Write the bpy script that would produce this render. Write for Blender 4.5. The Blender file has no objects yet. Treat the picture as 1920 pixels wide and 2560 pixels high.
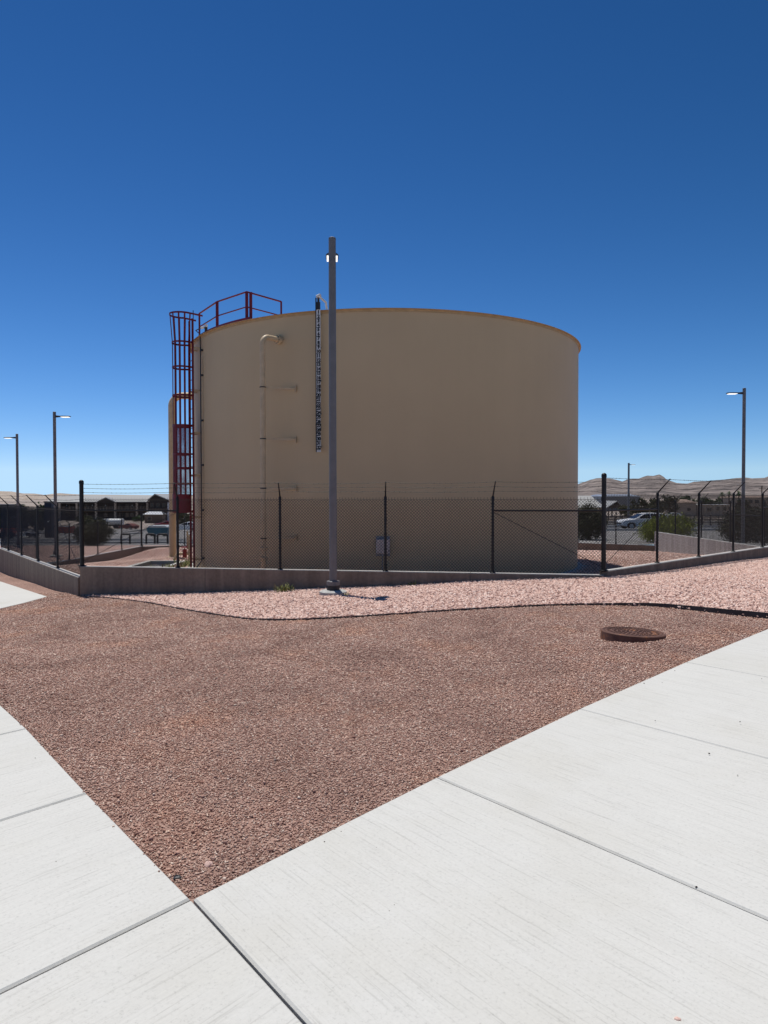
import bpy, math, random
import numpy as np
from mathutils import Vector, Matrix
from mathutils.geometry import delaunay_2d_cdt

random.seed(7)
rng = np.random.default_rng(7)
sc = bpy.context.scene
col = sc.collection
rad = math.radians

# ------------------------------------------------------------------ camera
CAMZ = 1.6
F_PX, W_PX, H_PX = 1775.0, 1920.0, 2560.0
PITCH = math.atan((1280 - 1242) / F_PX)
ROLL = 0.0013
cam_d = bpy.data.cameras.new('camera')
cam = bpy.data.objects.new('camera', cam_d)
col.objects.link(cam)
cam_d.sensor_fit = 'VERTICAL'
cam_d.sensor_height = 36.0
cam_d.lens = 36.0 * F_PX / H_PX
cam_d.clip_start = 0.05
cam_d.clip_end = 30000
fwd = Vector((0, math.cos(PITCH), -math.sin(PITCH)))
up = Vector((0, math.sin(PITCH), math.cos(PITCH)))
right = Vector((1, 0, 0))
r2 = right * math.cos(ROLL) - up * math.sin(ROLL)
u2 = up * math.cos(ROLL) + right * math.sin(ROLL)
cam.matrix_world = Matrix(((r2.x, u2.x, -fwd.x, 0), (r2.y, u2.y, -fwd.y, 0), (r2.z, u2.z, -fwd.z, CAMZ), (0, 0, 0, 1)))
sc.camera = cam

def ray(px, py):
    d = fwd * F_PX + r2 * (px - W_PX / 2) - u2 * (py - H_PX / 2)
    return d / d.y
def at(px, py, Y):
    """survey point: a sight line from the eye point followed out to depth Y"""
    d = ray(px, py)
    return Vector((d.x * Y, Y, CAMZ + d.z * Y))
def atz(px, py, z):
    """same, followed to eye-relative height z"""
    d = ray(px, py)
    t = z / d.z
    return Vector((d.x * t, t, CAMZ + z))

# ------------------------------------------------------------------ light
SUN_EL, SUN_AZ = rad(73.3), math.atan2(-0.503, 0.864)
wd = bpy.data.worlds.new('World')
sc.world = wd
wd.use_nodes = True
nt = wd.node_tree
nt.nodes.clear()
sky = nt.nodes.new('ShaderNodeTexSky')
sky.sky_type = 'NISHITA'
sky.sun_disc = False
sky.sun_elevation = SUN_EL
sky.sun_rotation = SUN_AZ
sky.altitude = 0
sky.air_density = 1.0
sky.dust_density = 0.0
sky.ozone_density = 3.0
bg = nt.nodes.new('ShaderNodeBackground')
bg.inputs['Strength'].default_value = 0.08
wo = nt.nodes.new('ShaderNodeOutputWorld')
tc_ = nt.nodes.new('ShaderNodeTexCoord')
ad_ = nt.nodes.new('ShaderNodeVectorMath'); ad_.operation = 'ADD'; ad_.inputs[1].default_value = (0, 0, 0.06)    # keeps the horizon band pale blue
mx_ = nt.nodes.new('ShaderNodeVectorMath'); mx_.operation = 'MAXIMUM'; mx_.inputs[1].default_value = (-2, -2, 0.095)
no_ = nt.nodes.new('ShaderNodeVectorMath'); no_.operation = 'NORMALIZE'
for a_, b_ in ((tc_.outputs['Generated'], ad_.inputs[0]), (ad_.outputs[0], mx_.inputs[0]), (mx_.outputs[0], no_.inputs[0]), (no_.outputs[0], sky.inputs['Vector'])):
    nt.links.new(a_, b_)
se_ = nt.nodes.new('ShaderNodeSeparateColor'); co_ = nt.nodes.new('ShaderNodeCombineColor')    # deep clear desert blue: contrast per channel
nt.links.new(sky.outputs[0], se_.inputs[0])
for k_, (g_, m_) in enumerate(((2.708, 0.0086), (2.097, 0.01574), (2.28, 0.00995))):
    pw = nt.nodes.new('ShaderNodeMath'); pw.operation = 'POWER'; pw.inputs[1].default_value = g_
    ml = nt.nodes.new('ShaderNodeMath'); ml.operation = 'MULTIPLY'; ml.inputs[1].default_value = m_ / 0.08
    nt.links.new(se_.outputs[k_], pw.inputs[0]); nt.links.new(pw.outputs[0], ml.inputs[0]); nt.links.new(ml.outputs[0], co_.inputs[k_])
nt.links.new(co_.outputs[0], bg.inputs[0])
nt.links.new(bg.outputs[0], wo.inputs[0])
sun_d = bpy.data.lights.new('sun', 'SUN')
sun_d.energy = 4.0
sun_d.angle = rad(0.53)
sun_d.color = (1.0, 0.955, 0.89)
sun = bpy.data.objects.new('sun', sun_d)
col.objects.link(sun)
sdir = Vector((math.sin(SUN_AZ) * math.cos(SUN_EL), math.cos(SUN_AZ) * math.cos(SUN_EL), math.sin(SUN_EL)))
sun.rotation_euler = sdir.to_track_quat('Z', 'Y').to_euler()
sun.location = (-10, 20, 40)
sc.view_settings.view_transform = 'Standard'
sc.view_settings.look = 'None'
sc.view_settings.exposure = 0.0
sc.view_settings.gamma = 1.0
sc.view_settings.use_curve_mapping = False
sc.cycles.max_bounces = 6
sc.cycles.diffuse_bounces = 3
sc.cycles.glossy_bounces = 3

# ------------------------------------------------------------------ materials
def lin(r, g, b):
    f = lambda c: (c / 255 / 12.92) if c / 255 <= 0.04045 else ((c / 255 + 0.055) / 1.055) ** 2.4
    return (f(r), f(g), f(b), 1)
class NT:
    def __init__(s, name):
        s.m = bpy.data.materials.new(name)
        s.m.use_nodes = True
        s.t = s.m.node_tree
        s.b = s.t.nodes['Principled BSDF']
        s.tc = s.t.nodes.new('ShaderNodeTexCoord')
    def n(s, typ, **kw):
        nd = s.t.nodes.new(typ)
        for k, v in kw.items():
            if hasattr(nd, k): setattr(nd, k, v)
            else: nd.inputs[k].default_value = v
        return nd
    def l(s, a, b): s.t.links.new(a, b)
    def mapping(s, scale=(1, 1, 1), rot=(0, 0, 0), src='Object'):
        mp = s.n('ShaderNodeMapping')
        mp.inputs['Scale'].default_value = scale
        mp.inputs['Rotation'].default_value = rot
        s.l(s.tc.outputs[src], mp.inputs['Vector'])
        return mp.outputs[0]
    def noise(s, vec, scale, detail=4, rough=0.55):
        nd = s.n('ShaderNodeTexNoise')
        nd.inputs['Scale'].default_value = scale
        nd.inputs['Detail'].default_value = detail
        nd.inputs['Roughness'].default_value = rough
        s.l(vec, nd.inputs['Vector'])
        return nd.outputs['Fac']
    def ramp(s, fac, stops, interp='LINEAR'):
        r = s.n('ShaderNodeValToRGB')
        r.color_ramp.interpolation = interp
        el = r.color_ramp.elements
        while len(el) < len(stops): el.new(0.5)
        for e, (p, c) in zip(el, stops):
            e.position = p
            e.color = c if len(c) == 4 else (*c, 1)
        s.l(fac, r.inputs[0])
        return r.outputs[0]
    def mix(s, fac, a, b, blend='MIX'):
        m = s.n('ShaderNodeMix', data_type='RGBA', blend_type=blend)
        for sock, v in ((m.inputs[0], fac), (m.inputs[6], a), (m.inputs[7], b)):
            if hasattr(v, 'links'): s.l(v, sock)
            else: sock.default_value = v
        return m.outputs[2]
    def bump(s, h, strength=0.3, dist=0.02):
        b = s.n('ShaderNodeBump')
        b.inputs['Strength'].default_value = strength
        b.inputs['Distance'].default_value = dist
        s.l(h, b.inputs['Height'])
        s.l(b.outputs[0], s.b.inputs['Normal'])
    def color(s, c):
        if hasattr(c, 'links'): s.l(c, s.b.inputs['Base Color'])
        else: s.b.inputs['Base Color'].default_value = c
    def done(s, rough=0.6, metal=0.0, spec=0.5):
        s.b.inputs['Roughness'].default_value = rough
        s.b.inputs['Metallic'].default_value = metal
        s.b.inputs['Specular IOR Level'].default_value = spec
        return s.m

def plain(name, c, rough=0.6, metal=0.0, var=0.12, scale=6.0, spec=0.4, bump=0.0):
    """paint or other even surface with slight soiling"""
    t = NT(name)
    v = t.mapping()
    n1 = t.noise(v, scale, 5)
    a = tuple(x * (1 - var) for x in c[:3]) + (1,)
    b = tuple(min(1, x * (1 + var)) for x in c[:3]) + (1,)
    t.color(t.ramp(n1, [(0.3, a), (0.7, b)]))
    if bump:
        t.bump(t.noise(v, scale * 12, 4), bump, 0.01)
    return t.done(rough, metal, spec)

def gravel_mat(name, cols, size, rough=0.9, patch=(0.8, 1.15), fine=0.5):
    t = NT(name)
    v = t.mapping()
    vo = t.n('ShaderNodeTexVoronoi')
    vo.inputs['Scale'].default_value = 1.0 / size
    vo.inputs['Randomness'].default_value = 1.0
    t.l(v, vo.inputs['Vector'])
    sep = t.n('ShaderNodeSeparateColor')
    t.l(vo.outputs['Color'], sep.inputs[0])
    k = len(cols)
    c = t.ramp(sep.outputs[0], [((i + 0.5) / k, cc) for i, cc in enumerate(cols)])
    big = t.noise(v, 0.55, 5, 0.6)
    pc = t.ramp(big, [(0.3, (patch[0],) * 3), (0.7, (patch[1],) * 3)])
    c = t.mix(1.0, c, pc, 'MULTIPLY')
    t.color(c)
    inv = t.n('ShaderNodeMath', operation='SUBTRACT')
    inv.inputs[0].default_value = 1.0
    t.l(vo.outputs['Distance'], inv.inputs[1])
    t.bump(inv.outputs[0], fine, size * 0.8)
    return t.done(rough, 0, 0.25)

def broom_mat(name, angle):
    """light broomed concrete; angle is the direction of the broom strokes"""
    t = NT(name)
    v = t.mapping()
    vr = t.n('ShaderNodeMapping')
    vr.inputs['Rotation'].default_value = (0, 0, -angle)
    t.l(t.tc.outputs['Object'], vr.inputs['Vector'])
    vs = t.n('ShaderNodeMapping')
    vs.inputs['Scale'].default_value = (0.9, 46, 1)
    t.l(vr.outputs[0], vs.inputs['Vector'])
    strokes = t.noise(vs.outputs[0], 3.0, 5, 0.6)
    vs2 = t.n('ShaderNodeMapping')
    vs2.inputs['Scale'].default_value = (0.7, 9, 1)
    t.l(vr.outputs[0], vs2.inputs['Vector'])
    bands = t.noise(vs2.outputs[0], 1.6, 4, 0.6)
    stain = t.noise(v, 0.9, 6, 0.65)
    vs3 = t.n('ShaderNodeMapping')
    vs3.inputs['Scale'].default_value = (0.9, 27, 1)
    t.l(vr.outputs[0], vs3.inputs['Vector'])
    fine = t.noise(vs3.outputs[0], 3.0, 3, 0.62)
    patchy = t.noise(v, 1.3, 3, 0.6)
    pm_ = t.ramp(patchy, [(0.38, (0.25, 0.25, 0.25)), (0.62, (1, 1, 1))])
    c = t.ramp(strokes, [(0.24, CW_A), (0.40, CW_B), (0.75, CW_C)])
    c = t.mix(pm_, CW_B, c)
    c = t.mix(1.0, c, t.ramp(fine, [(0.33, (0.865, 0.865, 0.86)), (0.42, (0.99, 0.99, 0.99)), (0.7, (1.02, 1.02, 1.02))]), 'MULTIPLY')
    c = t.mix(1.0, c, t.ramp(bands, [(0.3, (0.975, 0.975, 0.975)), (0.6, (1.0, 1.0, 1.0))]), 'MULTIPLY')
    c = t.mix(1.0, c, t.ramp(stain, [(0.30, (0.945, 0.935, 0.91)), (0.55, (1.0, 1.0, 1.0)), (0.8, (1.02, 1.02, 1.02))]), 'MULTIPLY')
    sp = t.noise(v, 75, 4, 0.75)
    c = t.mix(1.0, c, t.ramp(sp, [(0.30, (0.82, 0.82, 0.82)), (0.44, (0.99, 0.99, 0.99)), (0.65, (1.03, 1.03, 1.03))]), 'MULTIPLY')
    t.color(c)
    t.bump(fine, 0.30, 0.004)
    return t.done(0.88, 0, 0.25)
CW_A, CW_B, CW_C = (0.52, 0.515, 0.485, 1), (0.625, 0.62, 0.58, 1), (0.65, 0.645, 0.605, 1)

M = {}
M['red_gravel'] = gravel_mat('red_gravel', [(0.18, 0.10, 0.078), (0.29, 0.175, 0.138), (0.38, 0.24, 0.19), (0.45, 0.30, 0.24), (0.34, 0.21, 0.167)], 0.016, patch=(0.82, 1.15))
M['pink_gravel'] = gravel_mat('pink_gravel', [(0.26, 0.15, 0.125), (0.46, 0.29, 0.245), (0.56, 0.37, 0.32), (0.64, 0.45, 0.38)], 0.05, fine=0.8)
M['walk_a'] = broom_mat('broomed_concrete_a', math.atan2(-0.77, 0.64))
M['walk_b'] = broom_mat('broomed_concrete_b', math.atan2(0.75, 0.66))
M['joint'] = plain('joint_filler', (0.10, 0.09, 0.085), 0.9)

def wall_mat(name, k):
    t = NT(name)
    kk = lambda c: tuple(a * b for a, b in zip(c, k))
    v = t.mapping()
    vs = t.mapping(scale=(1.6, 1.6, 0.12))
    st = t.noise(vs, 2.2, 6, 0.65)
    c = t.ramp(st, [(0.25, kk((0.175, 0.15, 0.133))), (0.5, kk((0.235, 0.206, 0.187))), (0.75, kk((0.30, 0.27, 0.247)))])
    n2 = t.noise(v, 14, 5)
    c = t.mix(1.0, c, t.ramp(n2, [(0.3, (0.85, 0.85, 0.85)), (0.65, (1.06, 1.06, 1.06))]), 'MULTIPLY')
    # sun on the tops is painted in: upward faces paler, without form stains
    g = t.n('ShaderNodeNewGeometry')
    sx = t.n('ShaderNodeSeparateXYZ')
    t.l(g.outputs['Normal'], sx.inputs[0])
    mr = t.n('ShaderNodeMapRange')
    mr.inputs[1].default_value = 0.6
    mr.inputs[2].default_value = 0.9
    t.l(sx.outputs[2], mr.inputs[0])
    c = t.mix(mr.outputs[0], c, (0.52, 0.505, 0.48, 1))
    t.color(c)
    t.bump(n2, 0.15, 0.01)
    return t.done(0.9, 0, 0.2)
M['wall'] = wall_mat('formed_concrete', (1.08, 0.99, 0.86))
M['wall_sunlit'] = wall_mat('sunlit_formed_concrete', (2.5, 2.75, 2.85))  # same concrete, colour lightened to paint in the grazing sun

def tank_mat():
    t = NT('tan_tank_paint')
    v = t.mapping()
    st = t.noise(t.mapping(scale=(1, 1, 0.08)), 1.1, 5, 0.6)
    n2 = t.noise(v, 0.6, 4)
    c = t.ramp(st, [(0.3, (0.605, 0.46, 0.277)), (0.7, (0.63, 0.481, 0.291))])
    c = t.mix(1.0, c, t.ramp(n2, [(0.3, (0.97, 0.965, 0.96)), (0.7, (1.02, 1.02, 1.02))]), 'MULTIPLY')
    t.color(c)
    return t.done(0.6, 0, 0.25)
M['tank'] = tank_mat()
M['rim'] = plain('ochre_rim_paint', (0.50, 0.345, 0.18), 0.6)
M['pipe'] = plain('cream_pipe_paint', (0.60, 0.46, 0.285), 0.5)
M['red'] = plain('dark_red_paint', (0.17, 0.008, 0.018), 0.42, var=0.2)
M['guard'] = plain('cage_screen_paint', (0.20, 0.03, 0.04), 0.5)
M['black'] = plain('black_vinyl', (0.012, 0.012, 0.013), 0.5, var=0.2)
M['wire'] = plain('black_wire', (0.016, 0.014, 0.013), 0.6, var=0.2)
M['barb'] = plain('barbed_steel', (0.03, 0.026, 0.024), 0.6)
M['steel'] = plain('grey_pole_paint', (0.175, 0.172, 0.175), 0.45, var=0.1)
M['darksteel'] = plain('dark_steel', (0.03, 0.03, 0.034), 0.5)
M['grey'] = plain('grey_steel', (0.30, 0.30, 0.31), 0.5)
M['white'] = plain('white_enamel', (0.72, 0.72, 0.70), 0.4)
M['ink'] = plain('black_ink', (0.01, 0.01, 0.012), 0.6)
M['concrete'] = plain('footing_concrete', (0.44, 0.44, 0.42), 0.9, var=0.2, scale=9, bump=0.2)
M['edging'] = plain('dark_steel_edging', (0.035, 0.032, 0.033), 0.55, var=0.3)
M['box'] = plain('grey_box_paint', (0.66, 0.56, 0.50), 0.5)

def rust_mat():
    t = NT('rusted_iron')
    v = t.mapping()
    n1 = t.noise(v, 7, 6, 0.65)
    c = t.ramp(n1, [(0.35, (0.11, 0.055, 0.042)), (0.58, (0.16, 0.085, 0.064)), (0.70, (0.44, 0.18, 0.065))])
    t.color(c)
    t.bump(t.noise(v, 90, 4), 0.4, 0.004)
    return t.done(0.75, 0.15, 0.3)
M['rust'] = rust_mat()
def emit(name, c, s):
    t = NT(name)
    t.color((0.8, 0.8, 0.8, 1))
    t.b.inputs['Emission Color'].default_value = (*c, 1)
    t.b.inputs['Emission Strength'].default_value = s
    return t.done(0.4)
M['lens'] = emit('lit_lens', (1.0, 0.98, 0.93), 1.15)

def leaf_mat(name, c, var=0.45):
    t = NT(name)
    g = t.n('ShaderNodeNewGeometry')
    a = tuple(x * (1 - var) for x in c)
    b = tuple(x * (1 + var) for x in c)
    t.color(t.ramp(g.outputs['Random Per Island'], [(0.0, a), (1.0, b)]))
    return t.done(0.65, 0, 0.2)
M['leaf_dark'] = leaf_mat('dark_leaf', (0.045, 0.05, 0.022))
M['leaf_olive'] = leaf_mat('olive_leaf', (0.07, 0.075, 0.03))
M['leaf_green'] = leaf_mat('green_leaf', (0.25, 0.29, 0.04))
M['leaf_weed'] = leaf_mat('weed_leaf', (0.20, 0.21, 0.07))
M['leaf_mid'] = leaf_mat('mid_green_leaf', (0.05, 0.085, 0.03))
M['bark'] = plain('bark', (0.09, 0.065, 0.045), 0.9, var=0.3, scale=20)
def stone_mat(name, stops, drift=False):
    t = NT(name)
    g = t.n('ShaderNodeNewGeometry')
    k = len(stops)
    c = t.ramp(g.outputs['Random Per Island'], [((i + 0.5) / k, s) for i, s in enumerate(stops)])
    v = t.mapping()
    n = t.noise(v, 90, 3)
    c = t.mix(1.0, c, t.ramp(n, [(0.3, (0.85, 0.85, 0.85)), (0.7, (1.1, 1.1, 1.1))]), 'MULTIPLY')
    if drift:
        big = t.noise(t.mapping(scale=(1.0, 0.7, 1)), 1.1, 5, 0.62)
        c = t.mix(1.0, c, t.ramp(big, [(0.32, (0.74, 0.71, 0.71)), (0.5, (1, 1, 1)), (0.68, (1.12, 1.13, 1.13))]), 'MULTIPLY')
        dust = t.noise(t.mapping(scale=(1.3, 0.8, 1)), 0.9, 4, 0.6)
        c = t.mix(1.0, c, t.ramp(dust, [(0.52, (1, 1, 1)), (0.72, (1.10, 0.96, 0.84))]), 'MULTIPLY')
    t.color(c)
    return t.done(0.85, 0, 0.25)
M['stone_pink'] = stone_mat('pink_stone', [(0.50, 0.31, 0.255), (0.66, 0.445, 0.375), (0.76, 0.535, 0.455), (0.70, 0.475, 0.40), (0.84, 0.66, 0.58)])
M['stone_red'] = stone_mat('red_stone', [(0.34, 0.19, 0.148), (0.47, 0.29, 0.23), (0.59, 0.385, 0.312), (0.30, 0.165, 0.13), (0.66, 0.475, 0.39), (0.40, 0.232, 0.18), (0.78, 0.64, 0.53), (0.48, 0.295, 0.235)], drift=True)
M['desert'] = gravel_mat('desert_soil', [(0.26, 0.21, 0.175), (0.34, 0.28, 0.24), (0.42, 0.36, 0.31)], 0.35, patch=(0.7, 1.2), fine=0.4)
M['lot'] = gravel_mat('grey_lot_gravel', [(0.16, 0.155, 0.15), (0.22, 0.21, 0.205), (0.30, 0.285, 0.275)], 0.12, patch=(0.75, 1.2), fine=0.4)
M['asphalt'] = plain('asphalt', (0.075, 0.075, 0.08), 0.9, var=0.25, scale=3)
M['roof_grey'] = plain('grey_metal_roof', (0.36, 0.355, 0.335), 0.5, var=0.08)
M['roof_pale'] = plain('pale_metal_roof', (0.58, 0.60, 0.63), 0.5, var=0.06)
M['stucco'] = plain('beige_stucco', (0.40, 0.33, 0.26), 0.9)
M['brown_wall'] = plain('brown_siding', (0.15, 0.105, 0.075), 0.85)
M['dark_wall'] = plain('dark_siding', (0.045, 0.035, 0.03), 0.85)
M['tile'] = plain('brown_tile_roof', (0.33, 0.24, 0.19), 0.85)
M['navy'] = plain('navy_steel', (0.025, 0.027, 0.045), 0.6)
M['teal'] = plain('teal_paint', (0.03, 0.15, 0.20), 0.45)
M['orange'] = plain('orange_red_paint', (0.42, 0.07, 0.03), 0.5)
M['carpaint'] = plain('silver_blue_paint', (0.80, 0.80, 0.79), 0.35, metal=0.0, var=0.04, spec=0.6)
M['glass'] = plain('dark_glass', (0.012, 0.014, 0.018), 0.08, var=0.1, spec=0.6)
M['tyre'] = plain('tyre_rubber', (0.012, 0.012, 0.012), 0.85)
M['alloy'] = plain('alloy', (0.42, 0.42, 0.44), 0.35, metal=0.6)
M['hill'] = None

def hill_mat(name, a, b, c3):
    t = NT(name)
    v = t.mapping()
    n1 = t.noise(v, 0.006, 8, 0.68)
    n2 = t.noise(v, 0.03, 6, 0.65)
    c = t.ramp(n1, [(0.38, a), (0.5, b), (0.6, c3)])
    c = t.mix(1.0, c, t.ramp(n2, [(0.38, (0.55, 0.55, 0.56)), (0.55, (1.08, 1.06, 1.05))]), 'MULTIPLY')
    t.color(c)
    t.bump(n1, 0.6, 30)
    return t.done(0.95, 0, 0.1)
M['hill'] = hill_mat('mountain_rock', (0.095, 0.085, 0.080), (0.205, 0.175, 0.16), (0.285, 0.245, 0.222))
M['hill_far'] = hill_mat('pale_desert_hill', (0.34, 0.285, 0.23), (0.45, 0.38, 0.31), (0.52, 0.45, 0.38))

# ------------------------------------------------------------------ mesh helpers
class MB:
    def __init__(s): s.v, s.f, s.mi = [], [], []
    def add(s, vs, fs, mi=0):
        o = len(s.v)
        s.v.extend([tuple(p) for p in vs])
        s.f.extend([tuple(i + o for i in f) for f in fs])
        s.mi.extend([mi] * len(fs))
        return s
    def obox(s, c, ax, ay, az, mi=0):
        c, ax, ay, az = (Vector(q) for q in (c, ax, ay, az))
        vs = [c + sx * ax + sy * ay + sz * az for sz in (-1, 1) for sy in (-1, 1) for sx in (-1, 1)]
        return s.add(vs, [(0, 2, 3, 1), (4, 5, 7, 6), (0, 1, 5, 4), (1, 3, 7, 5), (3, 2, 6, 7), (2, 0, 4, 6)], mi)
    def box(s, c, size, rz=0, mi=0):
        cc, ss = math.cos(rz), math.sin(rz)
        return s.obox(c, (cc * size[0] / 2, ss * size[0] / 2, 0), (-ss * size[1] / 2, cc * size[1] / 2, 0), (0, 0, size[2] / 2), mi)
    def tube(s, pts, r, n=8, mi=0, cap=True, ell=None):
        pts = [Vector(p) for p in pts]
        k = len(pts)
        rs = r if hasattr(r, '__len__') else [r] * k
        T = [(pts[min(i + 1, k - 1)] - pts[max(i - 1, 0)]).normalized() for i in range(k)]
        ref = Vector((0, 0, 1)) if abs(T[0].z) < 0.9 else Vector((1, 0, 0))
        N = T[0].cross(ref).normalized()
        vs = []
        for i in range(k):
            N = (N - T[i] * N.dot(T[i])).normalized()
            B = T[i].cross(N)
            for j in range(n):
                a = 2 * math.pi * j / n
                vs.append(pts[i] + (N * math.cos(a) + B * math.sin(a)) * rs[i])
        fs = [(i * n + j, i * n + (j + 1) % n, (i + 1) * n + (j + 1) % n, (i + 1) * n + j) for i in range(k - 1) for j in range(n)]
        if cap:
            fs += [tuple(range(n))[::-1], tuple((k - 1) * n + j for j in range(n))]
        return s.add(vs, fs, mi)
    def lathe(s, prof, c, n=32, mi=0, a0=0, a1=2 * math.pi):
        full = abs(a1 - a0 - 2 * math.pi) < 1e-6
        m = n if full else n + 1
        vs = []
        for r, z in prof:
            for j in range(m):
                a = a0 + (a1 - a0) * j / n
                vs.append((c[0] + r * math.cos(a), c[1] + r * math.sin(a), c[2] + z))
        fs = []
        for i in range(len(prof) - 1):
            for j in range(n):
                j2 = (j + 1) % m
                fs.append((i * m + j, i * m + j2, (i + 1) * m + j2, (i + 1) * m + j))
        return s.add(vs, fs, mi)
    def prism(s, poly, z0, z1, mi=0):
        n = len(poly)
        zb = z0 if hasattr(z0, '__len__') else [z0] * n
        zt = z1 if hasattr(z1, '__len__') else [z1] * n
        vs = [(p[0], p[1], zb[i]) for i, p in enumerate(poly)] + [(p[0], p[1], zt[i]) for i, p in enumerate(poly)]
        fs = [tuple(range(n))[::-1], tuple(range(n, 2 * n))] + [(i, (i + 1) % n, n + (i + 1) % n, n + i) for i in range(n)]
        return s.add(vs, fs, mi)
    def extr(s, poly, d, mi=0):
        """closed 3D polygon extruded along vector d"""
        n = len(poly)
        d = Vector(d)
        P = [Vector(p) for p in poly]
        vs = P + [p + d for p in P]
        fs = [tuple(range(n))[::-1], tuple(range(n, 2 * n))] + [(i, (i + 1) % n, n + (i + 1) % n, n + i) for i in range(n)]
        return s.add(vs, fs, mi)
    def build(s, name, mat, parent=None, smooth=False, bevel=0, fixn=True):
        me = bpy.data.meshes.new(name)
        o0 = Vector((0, 0, 0))
        p = parent
        while p is not None:
            o0 = o0 + p.location
            p = p.parent
        me.from_pydata([(v[0] - o0.x, v[1] - o0.y, v[2] - o0.z) for v in s.v], [], s.f)
        for mm in (mat if isinstance(mat, (list, tuple)) else [mat]):
            me.materials.append(mm)
        if len(set(s.mi)) > 1: me.polygons.foreach_set('material_index', s.mi)
        if fixn and len(s.f) < 60000:
            import bmesh
            bm = bmesh.new(); bm.from_mesh(me)
            bmesh.ops.recalc_face_normals(bm, faces=bm.faces)
            bm.to_mesh(me); bm.free()
        if smooth:
            me.shade_smooth()
            me.set_sharp_from_angle(angle=rad(38))
        ob = bpy.data.objects.new(name, me)
        col.objects.link(ob)
        if parent is not None: ob.parent = parent
        if bevel:
            bv = ob.modifiers.new('bevel', 'BEVEL')
            bv.width = bevel; bv.segments = 2; bv.limit_method = 'ANGLE'
        return ob
def tag(o, label=None, cat=None, group=None, kind=None):
    if label: o['label'] = label
    if cat: o['category'] = cat
    if group: o['group'] = group
    if kind: o['kind'] = kind
    return o
def thing(name, loc, label, cat, group=None):
    o = bpy.data.objects.new(name, None)
    o.empty_display_size = 0.3
    o.location = loc
    col.objects.link(o)
    return tag(o, label, cat, group)
def copy_tree(o, parent=None):
    c = o.copy()
    col.objects.link(c)
    if parent is not None: c.parent = parent
    for ch in list(o.children): copy_tree(ch, c)
    return c
def np_mesh(name, V, Fc, k, mat, smooth=False):
    """big mesh from arrays; k vertices per face"""
    me = bpy.data.meshes.new(name)
    me.vertices.add(len(V)); me.vertices.foreach_set('co', V.astype(np.float32).ravel())
    nf = len(Fc)
    me.loops.add(nf * k); me.loops.foreach_set('vertex_index', Fc.astype(np.int32).ravel())
    me.polygons.add(nf)
    me.polygons.foreach_set('loop_start', (np.arange(nf) * k).astype(np.int32))
    me.polygons.foreach_set('loop_total', np.full(nf, k, np.int32))
    me.materials.append(mat)
    me.update(calc_edges=True)
    me.validate()
    if smooth: me.shade_smooth()
    ob = bpy.data.objects.new(name, me)
    col.objects.link(ob)
    return ob

# ------------------------------------------------------------------ site plan
CL, CR = Vector((-7.454, 17.5)), Vector((4.77, 15.4))
R2, RB, RB2 = Vector((14.45, 24.9)), Vector((13.9, 36.2)), Vector((4.0, 42.8))
LB, L2 = Vector((-14.7, 43.0)), Vector((-15.0, 27.75))
ENC = [CL, CR, R2, RB, RB2, LB, L2]
TC = Vector((0.05, 26.0)); TR = 6.8
PAD = -2.38
TOP_F, TOP_L, TOP_R = CAMZ - 1.70, CAMZ - 1.97, CAMZ - 1.615

edge_px = [(205, 1491.5, -2.44), (278, 1497, -2.37), (359, 1507, -2.29), (451, 1524, -2.18), (550, 1540, -2.07), (625, 1549.6, -2.0), (723, 1552, -1.94), (839, 1547, -1.89),
           (960, 1540, -1.84), (1058, 1533, -1.80), (1220, 1523, -1.74), (1365, 1516, -1.70), (1481, 1514.2, -1.665), (1625, 1517, -1.625), (1712, 1525, -1.60), (1799, 1535, -1.575), (1920, 1549, -1.55), (2150, 1578, -1.52), (2500, 1620, -1.5)]
EDGE = [atz(*p) for p in edge_px]
def on_line(px, A, B):
    d = ray(px, 1300)
    k = d.x
    D = B - A
    t = (k * A.y - A.x) / (D.x - k * D.y)
    return A + D * t
ctrl = [(p.x, p.y, p.z) for p in EDGE]
for px, py, z in [(480, 2259, -1.6), (1091, 1951, -1.6), (1447, 1779, -1.575), (1713, 1661, -1.515), (1920, 1583, -1.48), (960, 2560, -1.6), (0, 2477, -1.6), (0, 1742, -1.62),
                  (220, 1992, -1.6), (1920, 2318, -1.6), (1920, 1908, -1.56), (1583, 1590, -1.585), (600, 1700, -1.66), (900, 1640, -1.68), (300, 1600, -1.95), (0, 1600, -2.05), (118, 1494, -2.42), (0, 1520, -2.42)]:
    p = atz(px, py, z); ctrl.append((p.x, p.y, p.z))
for px, py in [(204, 1490), (300, 1489), (400, 1488), (516, 1484), (689, 1478), (805, 1473), (1018, 1466), (1176, 1456), (1380, 1450), (1510, 1446)]:
    q = on_line(px, CL, CR); p = at(px, py, q.y); ctrl.append((p.x, p.y, p.z))
for px, py in [(1640, 1432), (1745, 1417), (1831, 1405), (1902, 1397)]:
    q = on_line(px, CR, R2); p = at(px, py, q.y); ctrl.append((p.x, p.y, p.z))
for px, py in [(143, 1475), (94, 1458), (53, 1447), (1, 1434)]:
    q = on_line(px, CL, L2); p = at(px, py, q.y); ctrl.append((p.x, p.y, p.z))
for x, y, z in [(-4, -3, -1.6), (4, -3, -1.6), (14, 9, -1.5), (20, 20, -1.8), (26, 26, -2.0), (22, 32, -2.1), (-12, 6, -1.8), (-20, 14, -2.6), (-26, 24, -3.0), (-22, 32, -3.1), (0, 32, -2.6)]:
    ctrl.append((x, y, CAMZ + z))
C = np.array(ctrl)
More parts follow.
